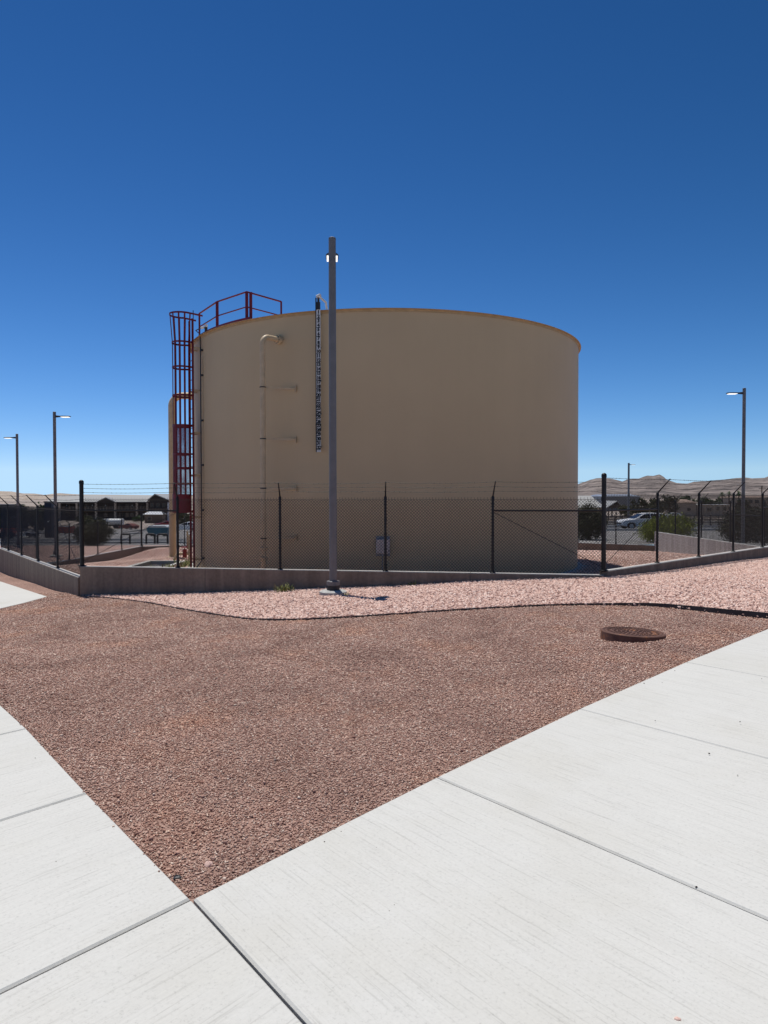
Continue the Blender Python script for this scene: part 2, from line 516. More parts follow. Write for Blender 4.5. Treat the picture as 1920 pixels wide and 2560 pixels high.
def tps_fit(C, lam=0.02):
    P = C[:, :2]; n = len(P)
    d = np.linalg.norm(P[:, None] - P[None], axis=2)
    K = np.where(d > 0, d * d * np.log(d + 1e-12), 0) + lam * np.eye(n)
    A = np.zeros((n + 3, n + 3)); A[:n, :n] = K; A[:n, n] = 1; A[:n, n + 1:] = P; A[n, :n] = 1; A[n + 1:, :n] = P.T
    return np.linalg.solve(A, np.concatenate([C[:, 2], [0, 0, 0]]))
TW = tps_fit(C)
def sstep(a, b, x):
    t = np.clip((x - a) / (b - a), 0, 1)
    return t * t * (3 - 2 * t)
def height(x, y):
    x = np.atleast_1d(np.asarray(x, float)); y = np.atleast_1d(np.asarray(y, float))
    xc, yc = np.clip(x, -32, 32), np.clip(y, -6, 34)
    d = np.sqrt((xc[:, None] - C[None, :, 0]) ** 2 + (yc[:, None] - C[None, :, 1]) ** 2)
    near = np.where(d > 0, d * d * np.log(d + 1e-12), 0) @ TW[:len(C)] + TW[len(C)] + TW[len(C) + 1] * xc + TW[len(C) + 2] * yc
    zl = np.interp(y, [0, 25, 35, 45, 56, 80, 140, 235, 400, 1000, 3000, 9000], [-1.9, -2.75, -2.98, -3.08, -3.7, -4.4, -6.2, -7.7, -9, -7, 0, 20])
    zr = np.interp(y, [0, 20, 32, 37, 42, 72, 110, 222, 400, 1000, 3000, 9000], [-1.6, -1.9, -2.1, -2.53, -2.62, -3.3, -4.1, -6.3, -8, -7, 0, 20])
    w = sstep(-14, 14, x)
    far = CAMZ + zl * (1 - w) + zr * w
    b = sstep(22, 31, y)
    return near * (1 - b) + far * b
def H(x, y): return float(height(x, y)[0])
def pad_height(x, y):
    x = np.asarray(x, float); y = np.asarray(y, float)
    r = np.hypot(x - TC.x, y - TC.y)
    back = np.where(y > 26, (y - 26) / 17.0, 0)
    side = sstep(14, -14, x) if False else (1 - sstep(-12, 12, x))
    drop = (0.72 + 0.6 * side) * np.clip(back, 0, 1.1)
    lf = (1 - sstep(-16, -9, x)) * 0.45 * (1 - np.clip(back, 0, 1))
    k = sstep(TR + 0.6, TR + 4.5, r)
    climb = 0.62 * sstep(-14.5, -13.2, x) * sstep(34, 42, y) * (1 - sstep(-4, 4, x))
    return CAMZ + PAD - k * (drop + lf) + climb
def PH(x, y): return float(pad_height(np.array([x]), np.array([y]))[0])

def in_poly(P, poly):
    x, y = P[:, 0], P[:, 1]
    inside = np.zeros(len(P), bool)
    n = len(poly)
    for i in range(n):
        x0, y0 = poly[i][0], poly[i][1]; x1, y1 = poly[(i + 1) % n][0], poly[(i + 1) % n][1]
        c = ((y0 > y) != (y1 > y)) & (x < (x1 - x0) * (y - y0) / (y1 - y0 + 1e-12) + x0)
        inside ^= c
    return inside

# ------------------------------------------------------------------ ground
def smooth_curve(pts, k=6):
    P = [Vector((p[0], p[1])) for p in pts]
    out = []
    for i in range(len(P) - 1):
        p0, p1, p2, p3 = P[max(i - 1, 0)], P[i], P[i + 1], P[min(i + 2, len(P) - 1)]
        for j in range(k):
            t = j / k
            out.append(0.5 * ((2 * p1) + (p2 - p0) * t + (2 * p0 - 5 * p1 + 4 * p2 - p3) * t * t + (3 * p1 - p0 - 3 * p2 + p3) * t ** 3))
    out.append(P[-1])
    return out
EDGE2 = smooth_curve(EDGE)
D1, D2 = Vector((0.66, 0.751)).normalized(), Vector((-0.64, 0.768)).normalized()
J0 = atz(480, 2259, -1.6).to_2d()
DJ = (atz(753, 2560, -1.6).to_2d() - J0).normalized()
JA = [J0] + [atz(px, py, z).to_2d() for px, py, z in ((1091, 1951, -1.6), (1447, 1779, -1.575), (1713, 1661, -1.515))]
JA.append(JA[-1] + (JA[-1] - JA[-2])); 
for k in range(12): JA.append(JA[-1] + D1 * 1.65)
JB = [J0] + [atz(px, py, z).to_2d() for px, py, z in ((220, 1992, -1.6), (69, 1829, -1.6))]
for k in range(9): JB.append(JB[-1] + D2 * 1.33)
WALK_W = 2.6
WIDE_A = 4.6
LIFT = 0.022
FL = [atz(px, py, z).to_2d() for px, py, z in ((118, 1493, -2.42), (58, 1508, -2.40), (0, 1520, -2.38), (-260, 1572, -2.3), (-420, 1500, -2.6), (-260, 1418, -3.0), (0, 1452, -2.70), (69, 1475, -2.52))]
WALKS = [[*JA, *[p - D2 * WIDE_A for p in JA[::-1]]], [*JB, *[p - D1 * WALK_W for p in JB[::-1]]],
         [J0, J0 - D2 * WIDE_A, J0 - D2 * WIDE_A - D1 * 6.0, J0 - D1 * 6.0], FL]
def side_a(p):
    q = min(range(len(JA) - 1), key=lambda i: ((JA[i] + JA[i + 1]) / 2 - p).length)
    e = JA[q + 1] - JA[q]
    return (e.x * (p - JA[q]).y - e.y * (p - JA[q]).x) / e.length
EDGE2 = EDGE2[:next((i for i, p in enumerate(EDGE2) if p.x > 2 and side_a(p) < 0.06), len(EDGE2))]
JA_FAR = [p for p in JA if p.x > EDGE2[-1].x + 0.1]
JA_NEAR = [p for p in JA if p.x < EDGE2[-1].x - 0.05]
PINK = [Vector((CL.x + 0.05, CL.y - 0.15))] + EDGE2[1:] + JA_FAR + [Vector((60, 40)), R2 + (R2 - CR) * 1.2, R2, CR, CL]
RED = [Vector((-34, -8)), Vector((34, -8)), Vector((34, 12)), Vector((34, 30)), R2, CR, CL, L2, Vector((-18, 31)), Vector((-34, 24))]
PINKL = [L2, LB, Vector((-14.5, 48)), Vector((-22, 47)), Vector((-33, 40)), Vector((-34, 24)), Vector((-18, 31))]
pts, edges = [], []
def add_loop(L, closed=True):
    o = len(pts)
    pts.extend([Vector((p[0], p[1])) for p in L])
    n = len(L)
    edges.extend([(o + i, o + (i + 1) % n) for i in range(n if closed else n - 1)])
def dens(L, step=0.4, closed=True):
    out = []
    n = len(L)
    for i in range(n if closed else n - 1):
        a, b = Vector(L[i][:2]), Vector(L[(i + 1) % n][:2])
        m = max(1, int((b - a).length / step))
        out += [a + (b - a) * j / m for j in range(m)]
    if not closed: out.append(Vector(L[-1][:2]))
    return out
add_loop(dens(ENC, 0.5))
add_loop(EDGE2, False)
for W in WALKS:
    cw = sum(W, Vector((0, 0))) / len(W)
    add_loop(dens(W, 0.5))
add_loop(dens([Vector((-34, 24)), Vector((-18, 31)), L2], 1.0, False), False)
for y in np.arange(0.2, 31, 0.4):
    for x in np.arange(-18, 20, 0.4):
        pts.append(Vector((x + random.uniform(-.06, .06), y + random.uniform(-.06, .06))))
for y in list(range(-10, 1, 2)) + list(range(31, 60, 2)):
    for x in range(-60, 61, 2):
        pts.append(Vector((x + .1, y + .37)))
for y in np.arange(0.5, 31, 2):
    for x in list(range(-60, -18, 2)) + list(range(20, 61, 2)):
        pts.append(Vector((x, y)))
for y in np.geomspace(62, 9000, 46):
    for k in np.linspace(-1.3, 1.3, 41):
        pts.append(Vector((k * y, y)))
for y in (-40, -20):
    for x in range(-80, 81, 20): pts.append(Vector((x, y)))
res = delaunay_2d_cdt(pts, edges, [], 0, 1e-5)
PV = np.array([(p.x, p.y) for p in res[0]])
TF = np.array([f for f in res[2]])
cen = PV[TF].mean(axis=1)
a_ = PV[TF]
area = (a_[:, 1, 0] - a_[:, 0, 0]) * (a_[:, 2, 1] - a_[:, 0, 1]) - (a_[:, 2, 0] - a_[:, 0, 0]) * (a_[:, 1, 1] - a_[:, 0, 1])
TF[area < 0] = TF[area < 0][:, ::-1]
inE, inP, inR, inPL = in_poly(cen, ENC), in_poly(cen, PINK), in_poly(cen, RED), in_poly(cen, PINKL)
ZH = height(PV[:, 0], PV[:, 1])
nz = rng.normal(0, 1, len(PV))
# the beds are cut away under the slabs
under = np.zeros(len(PV), bool)
for W in WALKS:
    Wn = np.array([(p.x, p.y) for p in W])
    ins = in_poly(PV, W)
    dmin = np.full(len(PV), 9.0)
    for i in range(len(Wn)):
        a, b = Wn[i], Wn[(i + 1) % len(Wn)]
        t_ = np.clip(((PV - a) @ (b - a)) / ((b - a) @ (b - a)), 0, 1)
        dmin = np.minimum(dmin, np.hypot(*(PV - a - t_[:, None] * (b - a)).T))
    under |= ins & (dmin > 0.05)
ZH = ZH - 0.3 * under
ZP = pad_height(PV[:, 0], PV[:, 1])
def region(name, mask, Z, mat, jit):
    F_ = TF[mask]
    used, inv = np.unique(F_, return_inverse=True)
    V = np.column_stack([PV[used], Z[used] + nz[used] * jit])
    ob = np_mesh(name, V, inv.reshape(-1, 3), 3, mat, True)
    return tag(ob, kind='structure')
pink = (inP & ~inE)
red = inR & ~inE & ~pink
region('tank_pad', inE, ZP, M['pink_gravel'], 0.0)
region('pink_gravel_bed', pink, ZH + 0.02, M['pink_gravel'], 0.0)
region('red_gravel_bed', red, ZH, M['red_gravel'], 0.0)
region('pink_gravel_bed', inPL & ~inE & ~red & ~pink, ZH, M['pink_gravel'], 0.0)
rest = ~(inE | pink | red | inPL)
lotm = rest & (cen[:, 1] < 130)
region('grey_gravel_lot', lotm, ZH, M['lot'], 0.01)
region('ground', rest & ~lotm, ZH, M['desert'], 0.0)

# stones lying loose on the beds
def stones(name, XY, Z, size, mat, flat=0.6):
    n = len(XY)
    base = np.array([(1, 0, 0), (-1, 0, 0), (0, 1, 0), (0, -1, 0), (0, 0, 1), (0, 0, -1)], float)
    faces = np.array([(0, 2, 4), (2, 1, 4), (1, 3, 4), (3, 0, 4), (2, 0, 5), (1, 2, 5), (3, 1, 5), (0, 3, 5)])
    V = base[None] * rng.uniform(0.65, 1.25, (n, 6, 1)) + rng.normal(0, 0.16, (n, 6, 3))
    V[:, :, 2] *= flat
    ax = rng.normal(0, 1, (n, 3)); ax[:, 2] *= 2.0; ax /= np.linalg.norm(ax, axis=1)[:, None]
    th = rng.uniform(0, 6.283, n)
    c, s = np.cos(th)[:, None, None], np.sin(th)[:, None, None]
    A = ax[:, None, :]
    V = V * c + np.cross(np.broadcast_to(A, V.shape), V) * s + A * (V * A).sum(2, keepdims=True) * (1 - c)
    V = V * size[:, None, None]
    V[:, :, 0] += XY[:, 0, None]; V[:, :, 1] += XY[:, 1, None]; V[:, :, 2] += (Z + size * 0.25)[:, None]
    Fc = faces[None] + (np.arange(n) * 6)[:, None, None]
    ob = np_mesh(name, V.reshape(-1, 3), Fc.reshape(-1, 3), 3, mat)
    return tag(ob, kind='stuff')
def sample(poly, dens_fn, bbox, n, avoid=()):
    P = np.column_stack([rng.uniform(bbox[0], bbox[2], n), rng.uniform(bbox[1], bbox[3], n)])
    k = in_poly(P, poly)
    for q in avoid: k &= ~in_poly(P, q)
    P = P[k]
    if dens_fn is not None:
        P = P[rng.uniform(0, 1, len(P)) < dens_fn(P)]
    return P
Pp = sample(PINK, lambda P: (np.abs(P[:, 0]) < 0.56 * P[:, 1] + 0.4) * 1.0, (-8, 8, 15, 25), 260000, [ENC])
o = stones('loose_pink_rock', Pp, height(Pp[:, 0], Pp[:, 1]) + 0.02, rng.uniform(0.016, 0.036, len(Pp)), M['stone_pink'], 0.75)
tag(o, 'loose pale pink landscape rock covering the bed below the fence wall', 'rock')
Pi = sample(ENC, None, (-15, 17, 15, 43), 120000)
ri = np.hypot(Pi[:, 0] - TC.x, Pi[:, 1] - TC.y)
Pi = Pi[(ri > TR + 0.15) & ((Pi[:, 0] > 4) | (Pi[:, 0] < -5))]
o = stones('loose_pad_rock', Pi, pad_height(Pi[:, 0], Pi[:, 1]), rng.uniform(0.02, 0.045, len(Pi)), M['stone_pink'], 0.7)
tag(o, 'pink rock spread inside the fence around the tank', 'rock')
WEDGE = [*JA_NEAR, *EDGE2[::-1], Vector((-7.4, 17.3)), Vector((-18, 31)), Vector((-20, 24)), *FL[5:], *FL[:3], *JB[::-1][:-1]]
vis = lambda P: (np.abs(P[:, 0]) < 0.56 * P[:, 1] + 0.3) * 1.0
Pr = sample(WEDGE, lambda P: vis(P) * (1 - sstep(4.6, 7.1, P[:, 1])), (-4.2, 2.7, 4.4, 7.2), 340000)
o = stones('loose_red_gravel', Pr, height(Pr[:, 0], Pr[:, 1]) + 0.001, rng.uniform(0.0038, 0.0085, len(Pr)) * (0.75 + 0.07 * Pr[:, 1]), M['stone_red'], 0.62)
tag(o, 'fine crushed red gravel filling the corner between the two walks', 'gravel')
Pr = sample(WEDGE, lambda P: vis(P) * sstep(4.4, 6.6, P[:, 1]) * np.clip(9 / P[:, 1], 0, 1) ** 1.3, (-11, 4.4, 10, 18.5), 760000)
o = stones('loose_red_gravel', Pr, height(Pr[:, 0], Pr[:, 1]) + 0.001, rng.uniform(0.0055, 0.0125, len(Pr)) * (0.62 + 0.06 * Pr[:, 1]), M['stone_red'], 0.62)
tag(o, 'red gravel spreading back to the edging and the left wall', 'gravel')
Pr = sample(WEDGE, lambda P: np.clip(4.5 / P[:, 1], 0, 1) * vis(P), (-9, 2.8, 9, 17), 22000)
o = stones('coarse_red_gravel', Pr, height(Pr[:, 0], Pr[:, 1]) + 0.004, rng.uniform(0.008, 0.014, len(Pr)), M['stone_red'], 0.7)
tag(o, 'coarser pieces scattered over the red gravel', 'gravel')
sp = []
for L_, inw in ((JA_NEAR, -D2), (JB[:6], -D1)):
    for a, b in zip(L_[:-1], L_[1:]):
        for k in range(14):
            sp.append(a + (b - a) * random.random() + inw * abs(random.gauss(0.0, 0.012)))
sp = np.array([(p.x, p.y) for p in sp])
o = stones('strayed_gravel', sp, height(sp[:, 0], sp[:, 1]) + 0.022, rng.uniform(0.003, 0.008, len(sp)), M['stone_red'], 0.7)
tag(o, 'small stones strayed onto the edges of the walks', 'gravel')

# ------------------------------------------------------------------ walks
def slab(mb, quad, gap=0.006, ch=0.008, th=0.10):
    c = sum(quad, Vector((0, 0))) / len(quad)
    n = len(quad)
    def inset(d):
        out = []
        for i in range(n):
            p, a, b = quad[i], quad[i - 1], quad[(i + 1) % n]
            e1, e2 = (p - a).normalized(), (b - p).normalized()
            n1, n2 = Vector((-e1.y, e1.x)), Vector((-e2.y, e2.x))
            bis = (n1 + n2)
            bis = bis / max(0.3, bis.length_squared) * 2
            q = p + bis * d
            out.append(q)
        return out
    a2 = sum((quad[i].x * quad[(i + 1) % n].y - quad[(i + 1) % n].x * quad[i].y) for i in range(n))
    if a2 < 0: quad = quad[::-1]
    r0, r1 = inset(gap), inset(gap + ch)
    z = [H(p.x, p.y) + LIFT for p in r1]
    vs = [(p.x, p.y, z[i] - th) for i, p in enumerate(r0)] + [(p.x, p.y, z[i] - ch) for i, p in enumerate(r0)] + [(p.x, p.y, z[i]) for i, p in enumerate(r1)]
    fs = [tuple(range(2 * n, 3 * n))]
    for k in (0, 1):
        fs += [(k * n + i, k * n + (i + 1) % n, (k + 1) * n + (i + 1) % n, (k + 1) * n + i) for i in range(n)]
    mb.add(vs, fs)
mb = MB()
for i in range(len(JA) - 1):
    slab(mb, [JA[i], JA[i] + (DJ if i == 0 else -D2) * WIDE_A, JA[i + 1] - D2 * WIDE_A, JA[i + 1]], gap=0.005 if i in (0, 1) else 0.0035)
tag(mb.build('pavement', M['walk_a']), kind='structure')
mb = MB()
for i in range(len(JB) - 1):
    slab(mb, [JB[i], JB[i + 1], JB[i + 1] - D1 * WALK_W, JB[i] - D1 * WALK_W], gap=0.006)
slab(mb, [J0, J0 - D1 * WALK_W, J0 - D1 * WALK_W + DJ * WALK_W, J0 + DJ * WALK_W], gap=0.005)
for k in range(2):
    a = J0 - D1 * WALK_W + DJ * 0.0
    slab(mb, [a + DJ * WALK_W * k, a - D1 * WALK_W + DJ * WALK_W * k, a - D1 * WALK_W + DJ * WALK_W * (k + 1), a + DJ * WALK_W * (k + 1)])
tag(mb.build('pavement', M['walk_b']), kind='structure')
mb = MB()
# dark filler set down in the joints
def filler(a, b, w=0.03):
    m_ = max(1, int((b - a).length / 0.6))
    t_ = (b - a).normalized(); nn = Vector((-t_.y, t_.x)) * w
    for k in range(m_):
        p, q = a + (b - a) * (k / m_), a + (b - a) * ((k + 1) / m_)
        Q = [p - nn, q - nn, q + nn, p + nn]
        mb.prism(Q, [H(p.x, p.y) - 0.07, H(q.x, q.y) - 0.07, H(q.x, q.y) - 0.07, H(p.x, p.y) - 0.07],
                 [H(p.x, p.y) + LIFT - 0.024, H(q.x, q.y) + LIFT - 0.024, H(q.x, q.y) + LIFT - 0.024, H(p.x, p.y) + LIFT - 0.024])
filler(J0 + DJ * 0.04, J0 + DJ * WIDE_A)
for p in JA[1:8]: filler(p - D2 * 0.04, p - D2 * WIDE_A)
for p in JB[:6]: filler(p - D1 * 0.04, p - D1 * WALK_W)
tag(mb.build('joint_filler', M['joint']), kind='structure')
mb2 = MB(); slab(mb2, FL)
tag(mb2.build('pavement', M['walk_b']), kind='structure')

# edging strip between the gravels
mb = MB()
n = len(EDGE2)
vs, fs = [], []
for i, p in enumerate(EDGE2):
    z = H(p.x, p.y)
    a, b = EDGE2[max(i - 1, 0)], EDGE2[min(i + 1, n - 1)]
    t = (b - a).normalized(); nn = Vector((-t.y, t.x))
    hgt = 0.03 + 0.075 * float(sstep(2.5, 6, p.x))
    for s, zz in ((-0.006, -0.05), (-0.006, hgt), (0.006, hgt), (0.006, -0.05)):
        q = p + nn * s
        vs.append((q.x, q.y, z + zz))
for i in range(n - 1):
    for k in range(4):
        fs.append((i * 4 + k, i * 4 + (k + 1) % 4, (i + 1) * 4 + (k + 1) % 4, (i + 1) * 4 + k))
mb.add(vs, fs)
tag(mb.build('landscape_edging', M['edging']), 'thin dark curved steel edging between red and pink gravel', 'edging')

# ------------------------------------------------------------------ retaining walls
def wall(A, B, top, label, th=0.2, mat='wall', joints=(), endext=0.0, topB=None):
    A3, B3 = Vector(A), Vector(B)
    L = (B3 - A3).length
    t = (B3 - A3) / L
    nn = Vector((-t.y, t.x))
    topB = top if topB is None else topB
    root = thing('retaining_wall', (A3.x, A3.y, top - 0.4), label, 'wall')
    mb = MB()
    cuts = [0.0] + sorted(joints) + [L + endext]
    for i in range(len(cuts) - 1):
        a, b = cuts[i] + (0.006 if i else 0), cuts[i + 1] - (0.006 if i < len(cuts) - 2 else 0)
        pa, pb = A3 + t * a, A3 + t * b
        za, zb = top + (topB - top) * a / L, top + (topB - top) * b / L
        ch = 0.012
        prof = lambda p, z: [p - nn * th / 2, p + nn * th / 2]
        vs = []
        for p, z in ((pa, za), (pb, zb)):
            for o, dz in ((-th / 2, -1.6), (-th / 2, -ch), (-th / 2 + ch, 0), (th / 2 - ch, 0), (th / 2, -ch), (th / 2, -1.6)):
                q = p + nn * o
                vs.append((q.x, q.y, z + dz))
        fs = [(k, (k + 1) % 6, 6 + (k + 1) % 6, 6 + k) for k in range(6)] + [tuple(range(6))[::-1], tuple(range(6, 12))]
        mb.add(vs, fs)
    mb.build('wall_body', M[mat], root)
    if joints:
        jm = MB()
        for j in joints:
            p = A3 + t * j
            jm.obox((p.x, p.y, top - 0.81), t.to_3d() * 0.007, nn.to_3d() * (th / 2 - 0.012), (0, 0, 0.79))
        jm.build('joint_strip', M['joint'], root)
    return root
def par(px, A, B):
    q = on_line(px, A, B)
    return (q - A).length
wall(CL, CR, TOP_F, 'long stained grey concrete retaining wall under the front fence, behind the centre light pole', joints=(par(516, CL, CR), par(1176, CL, CR)))
wall(CR, R2, TOP_R, 'low concrete retaining wall under the right fence running away beside pink rock', joints=(par(1675, CR, R2), par(1795, CR, R2), par(1892, CR, R2)), endext=0.6)
wall(CL + (L2 - CL).normalized() * 0.0, L2, TOP_L, 'low concrete retaining wall under the left fence beside the far strip of walk', joints=(3.2, 7.4), endext=0.1)
wall(R2 + Vector((0.0, 0.9)), RB, CAMZ - 1.93, 'pale sunlit concrete wall behind the right fence', topB=CAMZ - 1.79, joints=(2.6, 5.1, 7.6), mat='wall_sunlit')
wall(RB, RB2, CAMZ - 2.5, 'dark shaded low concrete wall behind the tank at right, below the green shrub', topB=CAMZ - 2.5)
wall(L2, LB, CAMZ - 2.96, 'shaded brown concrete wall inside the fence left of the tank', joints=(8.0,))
wall(LB + Vector((0.12, 0.0)), RB2, CAMZ - 2.98, 'low pale kerb wall across the back behind the riser pipe', topB=CAMZ - 2.5)

# ------------------------------------------------------------------ chain link fences
def mesh_panel(mb, A, B, z0, z1, r=0.0038, p=0.072, z0B=None):
    """woven wire between A and B: two families of slanting wires, knuckles along the top"""
    A, B = Vector(A), Vector(B)
    L = (B - A).length
    t = ((B - A) / L).to_3d()
    nn = Vector((-t.y, t.x, 0))
    h = z1 - z0
    V, Fc = [], []
    def bar(u0, v0, u1, v1, off):
        a = Vector((A.x, A.y, z0 + v0)) + t * u0 + nn * off
        b = Vector((A.x, A.y, z0 + v1)) + t * u1 + nn * off
        d = (b - a).normalized()
        s1 = nn * r
        s2 = d.cross(nn) * r
        o = len(V)
        for q in (a, b):
            V.extend([q + s1, q + s2, q - s1, q - s2])
        Fc.extend([(o + k, o + (k + 1) % 4, o + 4 + (k + 1) % 4, o + 4 + k) for k in range(4)])
    u = -h
    while u < L:
        a0, a1 = max(u, 0), min(u + h, L)
        if a1 - a0 > 0.02:
            bar(a0, a0 - u, a1, a1 - u, r * 0.9)
            bar(L - a0, a0 - u, L - a1, a1 - u, -r * 0.9)
        u += p
    u = p * 0.5
    while u < L:
        bar(u, h - 0.004, u, h + 0.035, 0)
        u += p
    # tension wire
    bar(0, h - 0.02, L, h - 0.02, r * 2.2)
    mb.add(V, Fc)
def post(root, x, y, z0, zb, out, arm=True, r=0.030, ztop=None):
    pm = MB()
    zt = zb if arm else ztop
    pm.tube([(x, y, z0 - 0.02), (x, y, zt)], r, 10)
    pm.lathe([(r * 1.18, -0.05), (r * 1.18, 0.01), (r * 0.8, 0.035), (0.001, 0.05)], (x, y, zt), 10)
    pm.lathe([(r * 2.1, 0.0), (r * 2.1, 0.012), (r * 1.3, 0.03)], (x, y, z0), 10)
    for k in range(5):
        z = z0 + 0.15 + (zb - z0 - 0.3) * k / 4
        pm.lathe([(r + 0.004, -0.012), (r + 0.007, 0), (r + 0.004, 0.012)], (x, y, z), 10)
    ob = pm.build('post', M['black'], root, smooth=True)
    if arm:
        am = MB()
        a = Vector((x, y, zb + 0.02)); b = a + Vector((out.x * 0.31, out.y * 0.31, 0.335))
        am.tube([a, a + (b - a) * 0.1, b], [0.024, 0.019, 0.012], 8)
        for k in (0.36, 0.66, 0.96):
            q = a + (b - a) * k
            am.box(q, (0.03, 0.03, 0.02))
        am.build('outrigger_arm', M['black'], ob)
    return ob
def barbed(root, P, name='barbed_wire'):
    """one strand through the given points, with a light sag and barbs"""
    mb = MB()
    for a, b in zip(P[:-1], P[1:]):
        a, b = Vector(a), Vector(b)
        m = 6
        sag = random.uniform(0.005, 0.03)
        pts_ = [a + (b - a) * (k / m) - Vector((0, 0, sag * 4 * (k / m) * (1 - k / m))) for k in range(m + 1)]
        mb.tube(pts_, 0.0042, 4)
        L = (b - a).length
        d = (b - a).normalized()
        k = 0.07
        while k < L:
            q = a + d * k - Vector((0, 0, sag * 4 * (k / L) * (1 - k / L)))
            e = Vector((random.uniform(-1, 1), random.uniform(-1, 1), random.uniform(-1, 1))).normalized() * 0.017
            mb.tube([q - e, q + e], 0.0035, 3)
            k += 0.127
    return mb.build(name, M['barb'], root)
FH = 1.68
def rail(root, a, b, r=0.02, name='brace_rail', mat=None):
    m_ = MB(); m_.tube([a, b], r, 8)
    return m_.build(name, mat or M['black'], root, smooth=True)
def run(label, P, posts, z0, out, corners=(), group=None, rails=(), rods=(), p=0.072, r=0.0038, meshlen=None, z0s=None, start_low=None):
    """P: end points of the run (2D); posts: list of (x, y, kind)"""
    A, B = P
    root = thing('chain_link_fence', (A.x, A.y, z0), label, 'fence', group)
    for (x, y, k) in posts:
        if k == 'line': post(root, x, y, z0, z0 + FH, out)
        elif k == 'end': post(root, x, y, z0, z0 + FH, out, arm=False, r=0.05, ztop=z0 + FH + 0.4)
    mb = MB()
    mesh_panel(mb, A, B, z0 + 0.03, z0 + FH - 0.03, r=r, p=p)
    mb.build('wire_mesh', M['wire'], root, fixn=False)
    arms = [Vector((x, y)) for x, y, k in posts if k == 'line']
    for k in (0.36, 0.66, 0.96):
        zz = z0 + FH + 0.02 + 0.335 * k
        pts_ = []
        for q, is_end in ([(A, start_low != 'armA')] if True else []) + [(q, False) for q in arms] + [(B, True)]:
            o_ = 0 if is_end else 0.31 * k
            pts_.append((q.x + out.x * o_, q.y + out.y * o_, zz))
        barbed(root, pts_)
    for (a, b, z) in rails: rail(root, (a.x, a.y, z), (b.x, b.y, z))
    for (a, za, b, zb) in rods: rail(root, (a.x, a.y, za), (b.x, b.y, zb), 0.0065, 'truss_rod')
    return root
tF = (CR - CL).normalized(); oF = Vector((0.03, -1.0))
tR = (R2 - CR).normalized(); oR = Vector((tR.y, -tR.x))
tL = (L2 - CL).normalized(); oL = Vector((-tL.y, tL.x))
fp = [on_line(px, CL, CR) for px in (444, 700, 963.5, 1232)]
run('black chain link fence across the front with three barbed wires, in front of the tank', (CL, CR), [(CL.x, CL.y, 'end')] + [(q.x, q.y, 'line') for q in fp], TOP_F, oF,
    rails=((CL, fp[0], CAMZ - 0.33), (fp[3], CR, CAMZ - 0.31)), rods=((fp[0], CAMZ - 0.36, CL, CAMZ - 1.6), (fp[3], CAMZ - 0.34, CR, CAMZ - 1.55)))
rp = [CR + tR * (2.62 + 2.5 * k) for k in range(5)]
run('black chain link fence running away to the right on the low wall', (CR, R2 + tR * 0.5), [(CR.x, CR.y, 'end')] + [(q.x, q.y, 'line') for q in rp], TOP_R, oR,
    rails=((CR, rp[0], CAMZ - 0.31), (rp[3], rp[4], CAMZ - 0.35)), rods=((rp[0], CAMZ - 0.34, CR, CAMZ - 1.5), (rp[4], CAMZ - 0.4, rp[3], CAMZ - 1.5)))
lp = [on_line(px, CL, L2) for px in (143, 94, 53, 20)]
lp.append(lp[-1] + tL * 2.5)
run('black chain link fence running away to the left on the lower wall', (CL, L2), [(q.x, q.y, 'line') for q in lp], TOP_L, oL,
    rods=((lp[0], CAMZ - 0.55, CL, CAMZ - 1.9),))
# fence along the back, beyond the tank
tb = (RB - R2).normalized(); ob_ = Vector((tb.y, -tb.x))
RA = R2 + Vector((0, 0.9))
bp = [RA + (RB - RA) * k for k in (0.98, 0.80, 0.56, 0.33, 0.1)]
run('black chain link fence on the pale wall in front of the dark bushes', (RA, RB), [(q.x, q.y, 'line') for q in reversed(bp)], CAMZ - 1.9, Vector((1, 0.05)), p=0.11, r=0.0045,
    rails=((bp[3], bp[4], CAMZ - 0.75),), rods=((bp[4], CAMZ - 1.7, bp[3], CAMZ - 0.8),))
b2 = [on_line(px, RB, RB2) for px in (1540, 1445)]
run('black chain link fence on the dark wall between the dark bush and the green shrub', (RB, RB2), [(q.x, q.y, 'line') for q in b2], CAMZ - 2.5, Vector((0.55, 0.83)), p=0.13, r=0.0045)
b3 = [on_line(px, L2, LB) for px in (90, 173, 244, 304)]
run('black chain link fence on the brown wall left of the tank', (L2, LB), [(q.x, q.y, 'line') for q in b3] + [(LB.x, LB.y, 'end')], CAMZ - 2.96, Vector((-1, 0.0)), p=0.13, r=0.0045,
    rails=((b3[3], LB, CAMZ - 2.0),))
b4 = [LB + (RB2 - LB) * k for k in (0.14, 0.28)]
run('black chain link fence across the back, seen low behind the cream riser pipe', (LB, RB2), [(q.x, q.y, 'line') for q in b4], CAMZ - 2.96, Vector((0, 1.0)), p=0.15, r=0.0045)

# ------------------------------------------------------------------ water tank
ZB = CAMZ + PAD
ZT = CAMZ + 5.06
tank = thing('water_tank', (TC.x, TC.y, ZB), 'large round tan steel water tank with red caged ladder behind the front fence', 'water tank')
TCV = (TC.x, TC.y, ZB)
HT = ZT - ZB
mb = MB()
prof = [(TR, 0.0)]
prof += [(TR, HT)]
mb.lathe(prof, TCV, 160)
mb.build('shell', M['tank'], tank, smooth=True)
mb = MB(); mb.lathe([(TR + 0.06, HT + 0.002), (TR * 0.5, HT + 0.32), (0.01, HT + 0.62)], TCV, 120)
mb.build('roof', M['tank'], tank, smooth=True)
mb = MB(); mb.lathe([(TR + 0.004, HT - 0.085), (TR + 0.012, HT - 0.085), (TR + 0.012, HT - 0.014), (TR + 0.085, HT - 0.012), (TR + 0.085, HT + 0.0), (TR + 0.004, HT + 0.001)], TCV, 160)
mb.build('rim_angle', M['rim'], tank, smooth=True)
